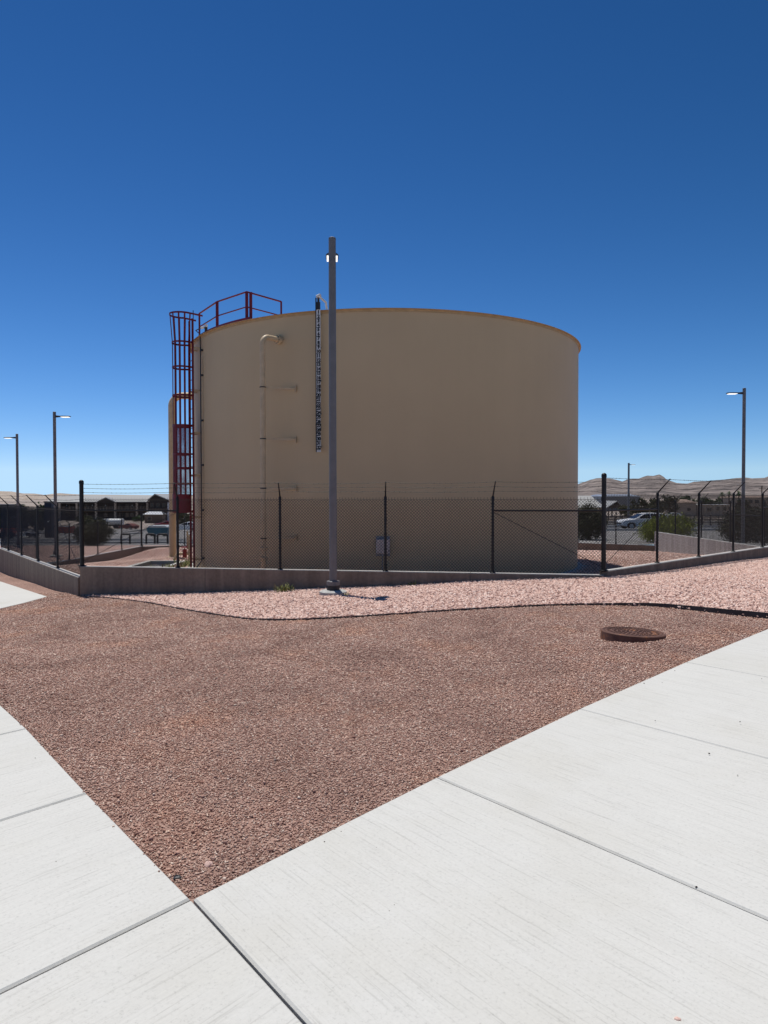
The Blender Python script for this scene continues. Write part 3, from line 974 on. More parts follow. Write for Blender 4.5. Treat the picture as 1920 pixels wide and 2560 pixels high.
mb = MB(); mb.lathe([(TR + 0.003, 0.03), (TR + 0.09, 0.03), (TR + 0.11, 0.02), (TR + 0.30, 0.0), (TR + 0.32, -0.25)], TCV, 120)
mb.build('base_ring', M['concrete'], tank, smooth=True)

def tp(phi, r, z):
    """point by angle left of the camera-facing line, radius, eye-relative height"""
    a = rad(phi)
    return Vector((TC.x - r * math.sin(a), TC.y - r * math.cos(a), CAMZ + z))
def zrel(px, py, p):
    return at(px, py, p.y).z - CAMZ
def arc(phi0, phi1, r, z, n=10):
    return [tp(phi0 + (phi1 - phi0) * k / n, r, z) for k in range(n + 1)]

# overflow pipe with brackets
pf = at(656.5, 900, 19.36)
x0, y0 = pf.x, pf.y
zt = 4.36
ob = MB()
dirv = (tp(25.4, TR, 0) - Vector((x0, y0, CAMZ))); dirv.z = 0; dl = dirv.length; dirv.normalize()
RP = 0.074
bend = [Vector((x0, y0, ZB - 0.02)), Vector((x0, y0, CAMZ + zt - 0.20))]
for k in range(1, 9):
    a = k / 8 * math.pi / 2
    bend.append(Vector((x0, y0, CAMZ + zt - 0.20)) + dirv * 0.2 * (1 - math.cos(a)) + Vector((0, 0, 0.2 * math.sin(a))))
bend.append(Vector((x0, y0, CAMZ + zt)) + dirv * (dl + 0.05))
ob.tube(bend, RP, 16)
pipe = ob.build('overflow_pipe', M['pipe'], tank, smooth=True)
fl = MB()
e = Vector((x0, y0, CAMZ + zt)) + dirv * (dl - 0.14)
fl.tube([e, e + dirv * 0.035], 0.125, 16)
fl.tube([e + dirv * 0.045, e + dirv * 0.08], 0.125, 16)
for k in range(8):
    a = k * math.pi / 4 + 0.2
    s_ = Vector((-dirv.y, dirv.x, 0))
    c_ = e + s_ * math.cos(a) * 0.102 + Vector((0, 0, math.sin(a) * 0.102))
    fl.tube([c_ - dirv * 0.02, c_ + dirv * 0.1], 0.011, 6, mi=1)
fl.build('flange', [M['pipe'], M['darksteel']], pipe, smooth=True)
for py in (1371, 1396):
    z = zrel(657, py, pf) + CAMZ
    fl = MB(); fl.lathe([(RP, -0.03), (0.12, -0.03), (0.12, 0.03), (RP, 0.03)], (x0, y0, z), 16)
    fl.build('flange', M['pipe'], pipe, smooth=True)
for py in (968, 1097, 1221, 1346):
    z = zrel(662, py, pf)
    q = tp(21.6, TR - 0.01, z)
    p0 = Vector((x0, y0, CAMZ + z))
    d = (q - p0).normalized(); s_ = Vector((-d.y, d.x, 0))
    br = MB()
    br.obox((p0 + q) / 2, (q - p0) / 2, s_ * 0.02, (0, 0, 0.028))
    br.obox(q - d * 0.008, d * 0.007, s_ * 0.09, (0, 0, 0.09))
    br.build('bracket', M['pipe'], pipe)
    bc = MB(); bc.lathe([(RP + 0.001, -0.014), (RP + 0.012, -0.014), (RP + 0.012, 0.014), (RP + 0.001, 0.014)], (x0, y0, CAMZ + z), 16)
    bc.build('strap', M['darksteel'], pipe, smooth=True)

# level gauge board with the foot numbers 1 to 32 reading down
gphi = None
best = 9
for k in range(0, 400):
    ph = k * 0.1
    p = tp(ph, TR + 0.16, 0)
    e_ = abs(p.x / p.y - ray(796, 900).x)
    if e_ < best: best, gphi = e_, ph
gp = tp(gphi, TR + 0.16, 0)
gn = Vector((-math.sin(rad(gphi)), -math.cos(rad(gphi)), 0))       # outward
gs = Vector((gn.y * -1, gn.x, 0)) * 1.0
gs = Vector((-gn.y, gn.x, 0))                                        # to the viewer's right
gz0, gz1 = zrel(796, 1130, gp), zrel(796, 774, gp)
gb = MB()
gb.obox(gp + Vector((0, 0, (gz0 + gz1) / 2)), gs * 0.056, gn * 0.012, (0, 0, (gz1 - gz0) / 2))
zn = zrel(796, 780.5, gp)
step = (zn - zrel(796, 1119, gp)) / 31
for i in range(1, 32, 2):
    gb.obox(gp + gn * 0.0135 + Vector((0, 0, zn - step * (i + 0.5))), gs * 0.054, gn * 0.002, (0, 0, 0.007), mi=1)
gauge = gb.build('gauge_board', [M['white'], M['ink']], tank)
tb_ = MB()
tb_.obox(gp + gs * -0.07 + Vector((0, 0, (gz1 + gz0) / 2 + 0.16)), gs * 0.012, gn * 0.02, (0, 0, (gz1 - gz0) / 2 + 0.16))
tb_.build('guide_channel', M['darksteel'], gauge)
step = (zrel(796, 780.5, gp) - zrel(796, 1119, gp)) / 31
zn = zrel(796, 780.5, gp)
txt_col = M['ink']
Rg = Matrix((gs, Vector((0, 0, 1)), gn)).transposed().to_4x4()
for i in range(1, 33):
    cu = bpy.data.curves.new('numeral', 'FONT')
    cu.body = str(i)
    cu.size = 0.125
    cu.align_x = 'CENTER'; cu.align_y = 'CENTER'
    cu.extrude = 0.002
    cu.offset = 0.007
    cu.space_character = 0.85
    cu.resolution_u = 2
    to = bpy.data.objects.new('numeral', cu)
    col.objects.link(to)
    dg = bpy.context.evaluated_depsgraph_get()
    me = bpy.data.meshes.new_from_object(to.evaluated_get(dg))
    bpy.data.objects.remove(to); bpy.data.curves.remove(cu)
    c0 = gp + gn * 0.015 + gs * 0.006 + Vector((0, 0, zn - step * (i - 1)))
    me.transform(Matrix.Translation(c0 - tank.location) @ Rg)
    me.materials.clear(); me.materials.append(txt_col)
    no = bpy.data.objects.new('numeral', me)
    col.objects.link(no); no.parent = gauge
pz = zrel(796, 1068, gp)
pn = MB()
for sx in (-1, 1): pn.obox(gp + gn * 0.035 + gs * (0.07 * sx) + Vector((0, 0, pz)), gs * 0.006, gn * 0.012, (0, 0, 0.085))
for sz in (-1, 1): pn.obox(gp + gn * 0.035 + Vector((0, 0, pz + 0.085 * sz)), gs * 0.076, gn * 0.012, (0, 0, 0.006))
pn.build('pointer_frame', M['darksteel'], gauge)
hd = MB()
zt_ = gz1
hd.obox(gp + Vector((0, 0, zt_ + 0.10)), gs * 0.045, gn * 0.03, (0, 0, 0.10))
hd.obox(gp + Vector((0, 0, zt_ + 0.25)), gs * 0.025, gn * 0.02, (0, 0, 0.07))
gh = hd.build('pulley_bracket', M['darksteel'], gauge)
hd = MB()
q = gp + Vector((0, 0, zt_ + 0.35))
hd.tube([q - gs * 0.05 - gn * 0.02, q + gs * 0.06 + Vector((0, 0, 0.03))], 0.05, 12)
hd.tube([q + gs * 0.02, q + gs * 0.16 - gn * 0.15 - Vector((0, 0, 0.13)), q + gs * 0.17 - gn * 0.2 - Vector((0, 0, 0.30))], 0.03, 10)
hd.build('pulley_elbow', M['white'], gauge, smooth=True)
for z in np.linspace(gz0 + 0.15, gz1 - 0.1, 5):
    sb = MB(); sb.obox(gp - gn * 0.085 + Vector((0, 0, z)), gs * 0.02, gn * 0.075, (0, 0, 0.02))
    sb.build('standoff', M['darksteel'], gauge)

# caged ladder
PHL = 61.5
lc = tp(PHL, TR + 0.22, 0)
ln_ = Vector((-math.sin(rad(PHL)), -math.cos(rad(PHL)), 0))         # outward
lt = Vector((-ln_.y, ln_.x, 0))
ladder = None
lm = MB()
zl0, zl1 = ZB - 0.0, CAMZ + 5.62
for s in (-1, 1):
    lm.obox(lc + lt * 0.21 * s + Vector((0, 0, (zl0 + zl1) / 2 - CAMZ)), ln_ * 0.032, lt * 0.008, (0, 0, (zl1 - zl0) / 2))
ladder = lm.build('ladder', M['red'], tank)
z = zl0 + 0.3
while z < ZT + 0.05:
    rm = MB()
    c_ = lc + Vector((0, 0, z - CAMZ)); rm.tube([c_ - lt * 0.21, c_ + lt * 0.21], 0.012, 6); z += 0.305
    rm.build('rung', M['red'], ladder)
for z in np.linspace(ZB + 0.4, ZT - 0.35, 6):
    for s in (-1, 1):
        sm = MB()
        sm.obox(lc + lt * 0.21 * s - ln_ * 0.125 + Vector((0, 0, z - CAMZ)), ln_ * 0.1, lt * 0.006, (0, 0, 0.03))
        sm.build('standoff', M['pipe'], ladder)
def hoop_pts(rc, zz, n=18, back=0.0):
    """open U of a cage hoop from one rail round to the other"""
    c_ = lc + ln_ * (0.28)
    out = [lc + lt * 0.23 + Vector((0, 0, zz))]
    for k in range(n + 1):
        a = -math.pi * 0.62 + 2 * math.pi * 0.62 * k / n
        out.append(c_ + ln_ * rc * math.cos(a) - lt * rc * math.sin(a) + Vector((0, 0, zz)))
    out.append(lc - lt * 0.23 + Vector((0, 0, zz)))
    return out
lref = Vector((lc.x, lc.y - 0.3, 0))
hz = [zrel(450, y, lref) for y in (784, 855, 917, 988, 1064, 1135, 1170, 1209, 1279)]
cage = thing_dummy = None
def flat_bar(mb, pts_, w, th, wd=Vector((0, 0, 1))):
    for a, b in zip(pts_[:-1], pts_[1:]):
        d = (b - a); L = d.length
        if L < 1e-5: continue
        d /= L
        nrm = d.cross(wd).normalized()
        mb.obox((a + b) / 2, d * (L / 2 + th * 0.3), nrm * th / 2, wd * w / 2)
rads = [0.385, 0.315, 0.31, 0.31, 0.31, 0.31, 0.31, 0.315, 0.335]
for i, (zz, rr) in enumerate(zip(hz, rads)):
    hm = MB()
    hp = hoop_pts(rr, zz)
    if i == 0:
        hp = [tp(60.5, TR - 0.12, zz + 0.02)] + hp[1:-1] + [tp(PHL + 4.5, TR - 0.05, zz)]
    flat_bar(hm, hp, 0.055 if i not in (4, 8) else 0.075, 0.009)
    h_ob = hm.build('cage_hoop', M['red'], ladder)
angs = [-118, -90, -62, -31, 0, 31, 62, 90, 118]
for a in angs:
    vm = MB()
    pts_ = []
    for zz, rr in zip(hz, rads):
        q = lc + ln_ * 0.28 + ln_ * (rr - 0.008) * math.cos(rad(a)) - lt * (rr - 0.008) * math.sin(rad(a))
        pts_.append(q + Vector((0, 0, zz)))
    wdv = (-ln_ * math.sin(rad(a)) - lt * math.cos(rad(a)))
    flat_bar(vm, pts_, 0.05, 0.008, wdv)
    vm.build('cage_strap', M['red'], ladder)
# expanded metal screen and solid skirt wrapped round the foot of the cage
za, zb = hz[8] + 0.02, hz[4]
def cage_pt(a, rr, z):
    return lc + ln_ * 0.28 + ln_ * rr * math.cos(rad(a)) - lt * rr * math.sin(rad(a)) + Vector((0, 0, z))
gm = MB()
A_ = np.arange(-112, 113, 2.8)
for a in A_:
    flat_bar(gm, [cage_pt(a, 0.296, za), cage_pt(a, 0.296, zb)], 0.006, 0.004, (-ln_ * math.sin(rad(a)) - lt * math.cos(rad(a))))
z = za
while z < zb:
    flat_bar(gm, [cage_pt(a, 0.296, z) for a in np.linspace(-112, 112, 17)], 0.006, 0.004)
    z += 0.02
gd = gm.build('cage_screen', M['guard'], ladder, fixn=False)
gm = MB()
flat_bar(gm, [cage_pt(a, 0.33, hz[8] + 0.27) for a in np.linspace(-116, 116, 19)], 0.56, 0.006)
gm.build('cage_skirt', M['red'], ladder)
# safety climb mast and side gate at the ladder head
am_ = MB()
q = lc - ln_ * 0.05 + lt * 0.1
am_.tube([q + Vector((0, 0, ZT - CAMZ - 0.3)), q + Vector((0, 0, zrel(475, 771, lref)))], 0.013, 6)
am_.build('climb_mast', M['darksteel'], ladder)
# guardrail on the roof edge
zr_top, zr_mid, zr_base = 5.93, 5.50, 5.06
gps = [tp(PHL - 4.0, TR - 0.10, 0)]
def find_phi(px, r):
    best, ph_ = 9, 0
    for k in range(0, 720):
        ph = k * 0.1
        p = tp(ph, r, 0); e_ = abs(p.x / p.y - ray(px, 800).x)
        if e_ < best: best, ph_ = e_, ph
    return ph_
gph = [find_phi(px, TR - 0.12) for px in (498.5, 543, 617)]
gpt = [tp(a, TR - 0.12, 0) for a in gph]
inn = gpt[-1] + (Vector((TC.x, TC.y, CAMZ)) - gpt[-1]).normalized() * 1.0
inn = Vector((at(703, 760, 21.7).x, 21.7, CAMZ))
GP = gpt + [inn]
gr = MB()
gr.tube([p + Vector((0, 0, zr_top)) for p in GP], 0.026, 8)
guard = gr.build('guardrail', M['red'], tank, smooth=True)
gr = MB(); gr.tube([p + Vector((0, 0, zr_mid)) for p in GP], 0.02, 8)
gr.build('mid_rail', M['red'], guard, smooth=True)
for i, p in enumerate(GP):
    for off in ((0, 0.11) if i == 2 else (0,)):
        gr = MB()
        w_ = 0.026 if i in (0, 3) else 0.042
        q = p + Vector((off, off * 0.3, 0))
        gr.obox(q + Vector((0, 0, (zr_top + zr_base) / 2)), (w_, 0, 0), (0, 0.02, 0), (0, 0, (zr_top - zr_base) / 2))
        gr.build('rail_post', M['red'], guard)
gr = MB()
ar = arc(gph[0] - 1, gph[2] - 2, TR - 0.04, zr_base + 0.05, 16)
flat_bar(gr, ar, 0.11, 0.012)
gr.build('toe_board', M['red'], guard)
# roof sensor with conduit down the shell
sx = find_phi(515, TR - 0.05)
q = tp(sx, TR - 0.05, 5.06)
sn = MB(); sn.tube([q, q + Vector((0, 0, 0.22))], 0.045, 10); sn.tube([q + Vector((0, 0, 0.22)), q + Vector((0, 0, 0.30))], 0.05, 10, mi=1)
sn.tube([q + Vector((-0.06, 0, 0.22)), q + Vector((-0.16, 0.02, 0.20))], 0.04, 8, mi=1)
sen = sn.build('roof_sensor', [M['darksteel'], M['white']], tank, smooth=True)
c1 = find_phi(500.5, TR + 0.05)
cd = MB()
cd.tube([q + Vector((-0.16, 0, 0.2)), q + Vector((-0.32, 0, 0.12)), tp(c1 + 1, TR + 0.02, 5.12), tp(c1, TR + 0.05, 4.7), tp(c1, TR + 0.05, -2.0), tp(c1 - 0.6, TR + 0.3, -2.3)], 0.017, 8)
con = cd.build('conduit', M['darksteel'], tank, smooth=True)
cd = MB(); cd.tube([tp(c1 - 0.9, TR + 0.03, 4.4), tp(c1 - 0.9, TR + 0.03, -2.2)], 0.012, 6)
cd.build('cable', M['pipe'], con, smooth=True)
for py in (877, 939.5, 1052, 1163, 1275, 1395):
    z = zrel(500, py, tp(c1, TR, 0))
    cm = MB(); b_ = tp(c1 - 0.3, TR + 0.03, z)
    cm.box(b_, (0.16, 0.05, 0.03), rad(-c1))
    cm.box(tp(c1 - 0.8, TR + 0.03, z), (0.05, 0.06, 0.06), rad(-c1))
    cm.build('clamp', M['darksteel'], con)
# junction box low on the shell
jp = at(957.5, 1366, 19.12)
jb = MB(); jb.box((jp.x, jp.y, jp.z), (0.365, 0.16, 0.385))
jx = jb.build('junction_box', M['box'], tank, bevel=0.008)
jb = MB(); jb.box((jp.x, jp.y + 0.07, jp.z), (0.39, 0.03, 0.54)); jb.build('mounting_plate', M['grey'], jx)
jb = MB(); jb.box((jp.x - 0.005, jp.y - 0.088, jp.z), (0.34, 0.014, 0.36)); jd = jb.build('door', M['box'], jx, bevel=0.004)
jb = MB(); jb.box((jp.x + 0.155, jp.y - 0.10, jp.z - 0.11), (0.022, 0.02, 0.05)); jb.build('latch', M['darksteel'], jx)
jb = MB()
for s in (1, -1): jb.tube([(jp.x - 0.02, jp.y, jp.z + s * 0.19), (jp.x - 0.02, jp.y, jp.z + s * 0.25)], 0.026, 10)
jb.tube([(jp.x - 0.02, jp.y, jp.z - 0.25), (jp.x - 0.02, jp.y + 0.02, ZB)], 0.013, 8)
jb.build('conduit_fitting', M['grey'], jx, smooth=True)

# ------------------------------------------------------------------ riser pipe and valve left of the tank
rp0 = at(432, 1387, 28.5)
rz0 = PH(rp0.x, rp0.y)
rise = thing('riser_pipe', (rp0.x, rp0.y, rz0), 'tall cream pipe bending over at its top behind the red ladder cage', 'pipe')
mb = MB()
ztp = CAMZ + 4.05
to = Vector((1, -0.02, 0))
b_ = [Vector((rp0.x, rp0.y, rz0 - 0.1)), Vector((rp0.x, rp0.y, ztp - 0.42))]
for k in range(1, 9):
    a = k / 8 * math.pi / 2
    b_.append(Vector((rp0.x, rp0.y, ztp - 0.42)) + to * 0.42 * (1 - math.cos(a)) + Vector((0, 0, 0.42 * math.sin(a))))
b_.append(Vector((rp0.x, rp0.y, ztp)) + to * 2.3)
mb.tube(b_, 0.135, 20)
mb.build('pipe_run', M['pipe'], rise, smooth=True)
mb = MB(); mb.lathe([(0.136, 0), (0.24, 0), (0.24, 0.05), (0.136, 0.06)], (rp0.x, rp0.y, rz0), 20)
mb.build('base_flange', M['pipe'], rise, smooth=True)
vp = at(474, 1400, 25.6); vz = PH(vp.x, vp.y)
val = thing('valve_stand', (vp.x, vp.y, vz), 'short cream standpipe with a red valve beside the ladder foot', 'valve')
mb = MB(); mb.tube([(vp.x, vp.y, vz - 0.05), (vp.x, vp.y, vz + 1.0)], 0.05, 12); mb.tube([(vp.x - 0.09, vp.y + .05, vz + 0.5), (vp.x - 0.09, vp.y + .05, vz + 1.14)], 0.028, 10)
mb.build('standpipe', M['pipe'], val, smooth=True)
mb = MB(); mb.tube([(vp.x, vp.y, vz + 0.34), (vp.x - 0.42, vp.y - 0.05, vz + 0.34), (vp.x - 0.55, vp.y - 0.05, vz + 0.1)], 0.06, 10); mb.build('branch_pipe', M['pipe'], val, smooth=True)
mb = MB(); mb.tube([(vp.x - 0.16, vp.y - .05, vz + 0.2), (vp.x - 0.16, vp.y - .05, vz + 0.5)], 0.075, 10)
mb.lathe([(0.10, 0), (0.115, 0.015), (0.10, 0.03), (0.02, 0.03), (0.02, 0)], (vp.x - 0.16, vp.y - .05, vz + 0.56), 14)
mb.tube([(vp.x - 0.16, vp.y - .05, vz + 0.5), (vp.x - 0.16, vp.y - .05, vz + 0.58)], 0.018, 8)
mb.build('valve_body', plain('valve_red', (0.28, 0.025, 0.02), 0.45), val, smooth=True)
# splash basin
bp0 = at(392, 1412, 23.6); bz = PH(bp0.x, bp0.y)
bas = thing('splash_basin', (bp0.x, bp0.y, bz), 'low pale concrete splash basin with dark bottom behind the front wall', 'basin')
mb = MB()
w_, d_ = 1.35, 2.2
for (cx_, cy_, sx_, sy_) in ((0, -d_ / 2, w_, .14), (0, d_ / 2, w_, .14), (-w_ / 2 + .07, 0, .14, d_ - .15), (w_ / 2 - .07, 0, .14, d_ - .15)):
    mb.box((bp0.x + cx_, bp0.y + cy_, bz + 0.04), (sx_, sy_, 0.26))
mb.build('curb', M['concrete'], bas, bevel=0.015)
mb = MB(); mb.box((bp0.x, bp0.y, bz + 0.0), (w_ - .15, d_ - .15, 0.08)); mb.build('basin_floor', M['darksteel'], bas)

# ------------------------------------------------------------------ light poles
def light_pole(loc, top, head_dir, label, r=0.076, footing=True, head=True, group='tall grey light poles', head_len=0.72):
    root = thing('light_pole', loc, label, 'light pole', group)
    L = Vector(loc)
    mb = MB()
    zt_ = top - L.z
    mb.tube([L + Vector((0, 0, 0.30 if footing else 0)), L + Vector((0, 0, zt_))], [r * 1.05, r * 0.98], 20)
    mb.lathe([(r * 1.0, -0.005), (r * 1.0, 0.02), (r * 0.7, 0.035), (0.001, 0.04)], (L.x, L.y, top), 20)
    mb.build('pole', M['steel'], root, smooth=True)
    if footing:
        mb = MB(); mb.lathe([(0.001, 0.30), (0.125, 0.30), (0.138, 0.29), (0.138, 0.21), (0.125, 0.20), (0.001, 0.20)], L, 28)
        mb.build('base_cover', M['steel'], root, smooth=True)
        mb = MB(); mb.lathe([(0.135, 0.20), (0.135, 0.10), (0.0, 0.10)], L, 28); mb.build('anchor_collar', M['darksteel'], root, smooth=True)
        mb = MB(); mb.lathe([(0.001, 0.115), (0.235, 0.105), (0.285, 0.075), (0.285, -0.4)], L, 36)
        mb.build('footing', M['concrete'], root, smooth=True)
    if head:
        d = Vector(head_dir).normalized().to_3d(); s_ = Vector((-d.y, d.x, 0))
        hz_ = top - 0.2
        c0 = Vector((L.x, L.y, hz_))
        mb = MB()
        W = [(0.05, 0.035, 0.05), (0.10, 0.04, 0.055), (0.24, 0.05, 0.035), (0.30, 0.10, 0.03), (0.36, 0.135, 0.032), (0.62, 0.135, 0.028), (0.70, 0.11, 0.022), (0.72, 0.06, 0.014)]
        vs = []
        m_ = 10
        for (u, w, h) in W:
            u = u * head_len / 0.72
            for k in range(m_):
                a = 2 * math.pi * k / m_
                ca, sa = math.cos(a), math.sin(a)
                x_ = math.copysign(abs(ca) ** 0.6, ca) * w
                z_ = math.copysign(abs(sa) ** 0.6, sa) * h
                vs.append(c0 + d * u + s_ * x_ + Vector((0, 0, z_)))
        fs = [(i * m_ + k, i * m_ + (k + 1) % m_, (i + 1) * m_ + (k + 1) % m_, (i + 1) * m_ + k) for i in range(len(W) - 1) for k in range(m_)]
        fs += [tuple(range(m_)), tuple((len(W) - 1) * m_ + k for k in range(m_))]
        mb.add(vs, fs)
        hd_ = mb.build('lamp_head', M['darksteel'], root, smooth=True)
        mb = MB(); k_ = head_len / 0.72
        mb.obox(c0 + d * 0.49 * k_ + Vector((0, 0, -0.036)), d * 0.17 * k_, s_ * 0.115, (0, 0, 0.012))
        mb.build('lens', M['lens'], hd_, bevel=0.006)
    return root
pb = at(833, 1489, 14.75)
light_pole((pb.x, pb.y, H(pb.x, pb.y) + 0.02), at(829, 598, 14.75).z, (-0.075, 1), 'big grey light pole on a round concrete footing, standing in front of the tank')
q = at(1857, 1360, 33.0); light_pole((q.x, q.y, H(q.x, q.y)), at(1863, 972, 33.0).z, (-1, 0), 'grey light pole before the dark bushes at right, its lit head pointing to the tank', footing=False, head_len=0.82)
q = at(140, 1396, 35.5); light_pole((q.x, q.y, H(q.x, q.y)), at(132.5, 1031, 35.5).z, (1, 0), 'grey light pole left of the tank with lit head pointing right', head_len=0.80)
q = at(46, 1383, 44.0); light_pole((q.x, q.y, H(q.x, q.y)), at(41, 1086, 44.0).z, (-1, 0), 'leftmost grey light pole with lit head pointing left', head_len=0.80)
q = at(1571, 1312, 96.0); light_pole((q.x, q.y, H(q.x, q.y) - 0.5), at(1573, 1158, 96.0).z, (1, 0), 'thin distant grey light pole rising behind the white estate car', footing=False, r=0.13, head_len=0.9)

# ------------------------------------------------------------------ manhole cover
mp = at(1582, 1588, 7.9)
mz = H(mp.x, mp.y)
mh = thing('manhole_cover', (mp.x, mp.y, mz), 'rusty round iron manhole cover raised above red gravel', 'manhole cover')
tilt = Matrix.Translation((mp.x, mp.y, mz + 0.014)) @ Matrix.Rotation(rad(-1.3), 4, 'X') @ Matrix.Rotation(rad(2.2), 4, 'Y')
def tl(mb):
    mb.v = [tuple(tilt @ Vector(v)) for v in mb.v]; return mb
mb = MB(); mb.lathe([(0.345, -0.1), (0.345, 0.052), (0.335, 0.060), (0.318, 0.060), (0.314, 0.053), (0.308, 0.053), (0.308, -0.05)], (0, 0, 0), 56)
tl(mb).build('frame_ring', M['rust'], mh, smooth=True)
mb = MB(); mb.lathe([(0.304, -0.05), (0.304, 0.057), (0.285, 0.059), (0.283, 0.053), (0.245, 0.053), (0.243, 0.059), (0.225, 0.059), (0.223, 0.053), (0.0005, 0.053)], (0, 0, 0), 56)
for ring, cnt in ((0.06, 8), (0.105, 14), (0.15, 20), (0.195, 26), (0.264, 40)):
    for k in range(cnt):
        a = 2 * math.pi * k / cnt
        mb.box((ring * math.cos(a), ring * math.sin(a), 0.055), (0.02, 0.02, 0.008), a)
tl(mb).build('lid', M['rust'], mh, smooth=True)

# ------------------------------------------------------------------ plants
def leaves(n, centre, size, leaf, droop=0.0, shell=0.35, spiky=False):
    """many small leaf faces in clumps through an uneven ellipsoid"""
    nc = max(6, n // 60)
    cl = []
    while len(cl) < nc:
        p = rng.uniform(-1, 1, 3)
        r = np.linalg.norm(p)
        if shell < r < 1.0: cl.append(p)
    cl = np.array(cl)
    idx = rng.integers(0, nc, n)
    P = cl[idx] + rng.normal(0, 0.15, (n, 3))
    P[:, 2] = np.maximum(P[:, 2], -1.0)
    P = P * np.array(size) + np.array(centre)
    d1 = rng.normal(0, 1, (n, 3))
    if spiky: d1[:, 2] = np.abs(d1[:, 2]) * 2.0 + 0.6
    d1 /= np.linalg.norm(d1, axis=1)[:, None]
    d2 = np.cross(d1, rng.normal(0, 1, (n, 3))); d2 /= np.linalg.norm(d2, axis=1)[:, None]
    l = rng.uniform(0.6, 1.3, (n, 1)) * leaf
    w = l * (0.16 if spiky else 0.42)
    V = np.stack([P - d1 * l, P + d2 * w, P + d1 * l, P - d2 * w], 1)
    return V.reshape(-1, 3), np.arange(n * 4).reshape(-1, 4)
def shrub(name, loc, size, n, leaf, mat, label, cat, group=None, stems=7, spiky=False, trunk_h=0.0, lift=1.0, clumps=None):
    root = thing(name, loc, label, cat, group)
    L = Vector(loc)
    V, Fc = leaves(n, (0, 0, trunk_h + size[2] * lift), size, leaf, spiky=spiky)
    ob = np_mesh('crown' if trunk_h else 'foliage', V, Fc, 4, M[mat])
    ob.parent = root
    mb = MB()
    if trunk_h:
        top = L + Vector((random.uniform(-.1, .1), 0, trunk_h + size[2] * 0.5))
        mb.tube([L - Vector((0, 0, 0.3)), L + Vector((0.03, 0, trunk_h * 0.5)), top], [0.05 * size[2] + .05, 0.04 * size[2] + .04, 0.03], 8)
        base = L + Vector((0, 0, trunk_h * 0.8))
    else:
        base = L - Vector((0, 0, 0.1))
    for k in range(stems):
        a = 2 * math.pi * k / stems + random.uniform(-.3, .3)
        e_ = L + Vector((math.cos(a) * size[0] * 0.65, math.sin(a) * size[1] * 0.65, trunk_h + size[2] * random.uniform(0.9, 1.5)))
        m_ = base + (e_ - base) * 0.5 + Vector((0, 0, size[2] * 0.12))
        mb.tube([base, m_, e_], [0.022 * size[2] + 0.006, 0.015 * size[2] + 0.004, 0.004], 5)
    mb.build('trunk' if trunk_h else 'stems', M['bark'], root)
    return root
def ground_pt(px, py, Y): 
    p = at(px, py, Y); return (p.x, p.y, H(p.x, p.y))
shrub('desert_bush', ground_pt(236, 1366, 46), (1.08, 1.0, 0.82), 11000, 0.06, 'leaf_dark', 'round dark bush left of the tank beyond the left light pole', 'bush')
shrub('desert_bush', ground_pt(1472, 1357, 43.6), (0.92, 0.9, 1.02), 11000, 0.06, 'leaf_dark', 'tall dark bush just right of the tank above the low wall', 'bush')
shrub('green_shrub', ground_pt(1668, 1362, 40.5), (1.5, 1.0, 0.74), 11000, 0.10, 'leaf_green', 'bright green spiky shrub in front of the white estate car', 'shrub', spiky=True)
shrub('desert_bush', ground_pt(1862, 1356, 34.5), (1.15, 1.0, 0.86), 11000, 0.055, 'leaf_dark', 'big dark bush behind the right light pole', 'bush')
shrub('desert_bush', ground_pt(1925, 1352, 37.0), (1.3, 1.1, 0.95), 10000, 0.055, 'leaf_olive', 'olive bush cut by the right edge of the photo', 'bush')
for px, py, lab, cnt, s in ((711, 1488, 'green weed tuft at the foot of the front wall left of the centre pole', 80, 0.19), (1032, 1463, 'faint pale weed against the front wall below the junction box', 26, 0.12), (863, 1494, 'small weed in the shade of the pole footing', 14, 0.07)):
    q = on_line(px, CL, CR)
    Y = q.y - 0.6 if py > 1470 else q.y - 0.18
    if px == 863: Y = 14.45
    p = at(px, py, Y); base = Vector((p.x, p.y, H(p.x, p.y) + 0.02))
    mb = MB()
    for k in range(cnt):
        a = random.uniform(0, 6.283); l_ = s * random.uniform(0.6, 1.4)
        b0 = base + Vector((random.gauss(0, s * .5), random.gauss(0, s * .35), 0))
        tip = b0 + Vector((math.cos(a) * l_ * .7, math.sin(a) * l_ * .7, l_ * random.uniform(.4, 1.0)))
        mid = (b0 + tip) / 2 + Vector((0, 0, l_ * 0.18))
        w_ = Vector((-math.sin(a), math.cos(a), 0)) * 0.006
        mb.add([b0 - w_, b0 + w_, mid + w_ * 1.3, mid - w_ * 1.3, tip], [(0, 1, 2, 3), (3, 2, 4)])
    tag(mb.build('weed', M['leaf_weed'], fixn=False), lab, 'weed')
for px, py, Y in ((456, 1404, 24.2), (418, 1416, 22.5)):
    p = at(px, py, Y); base = Vector((p.x, p.y, PH(p.x, p.y)))
    mb = MB()
    for k in range(45):
        a = random.uniform(0, 6.283); l_ = 0.26 * random.uniform(0.5, 1.2)
        b0 = base + Vector((random.gauss(0, .22), random.gauss(0, .2), 0))
        tip = b0 + Vector((math.cos(a) * l_ * .6, math.sin(a) * l_ * .6, l_))
        w_ = Vector((-math.sin(a), math.cos(a), 0)) * 0.018
        mb.add([b0 - w_, b0 + w_, (b0 + tip) / 2 + w_ * 1.5, (b0 + tip) / 2 - w_ * 1.5, tip], [(0, 1, 2, 3), (3, 2, 4)])
    tag(mb.build('weed', M['leaf_weed'], fixn=False), 'yellow green weeds beside the red valve' if px == 456 else 'weeds at the rim of the splash basin', 'weed')

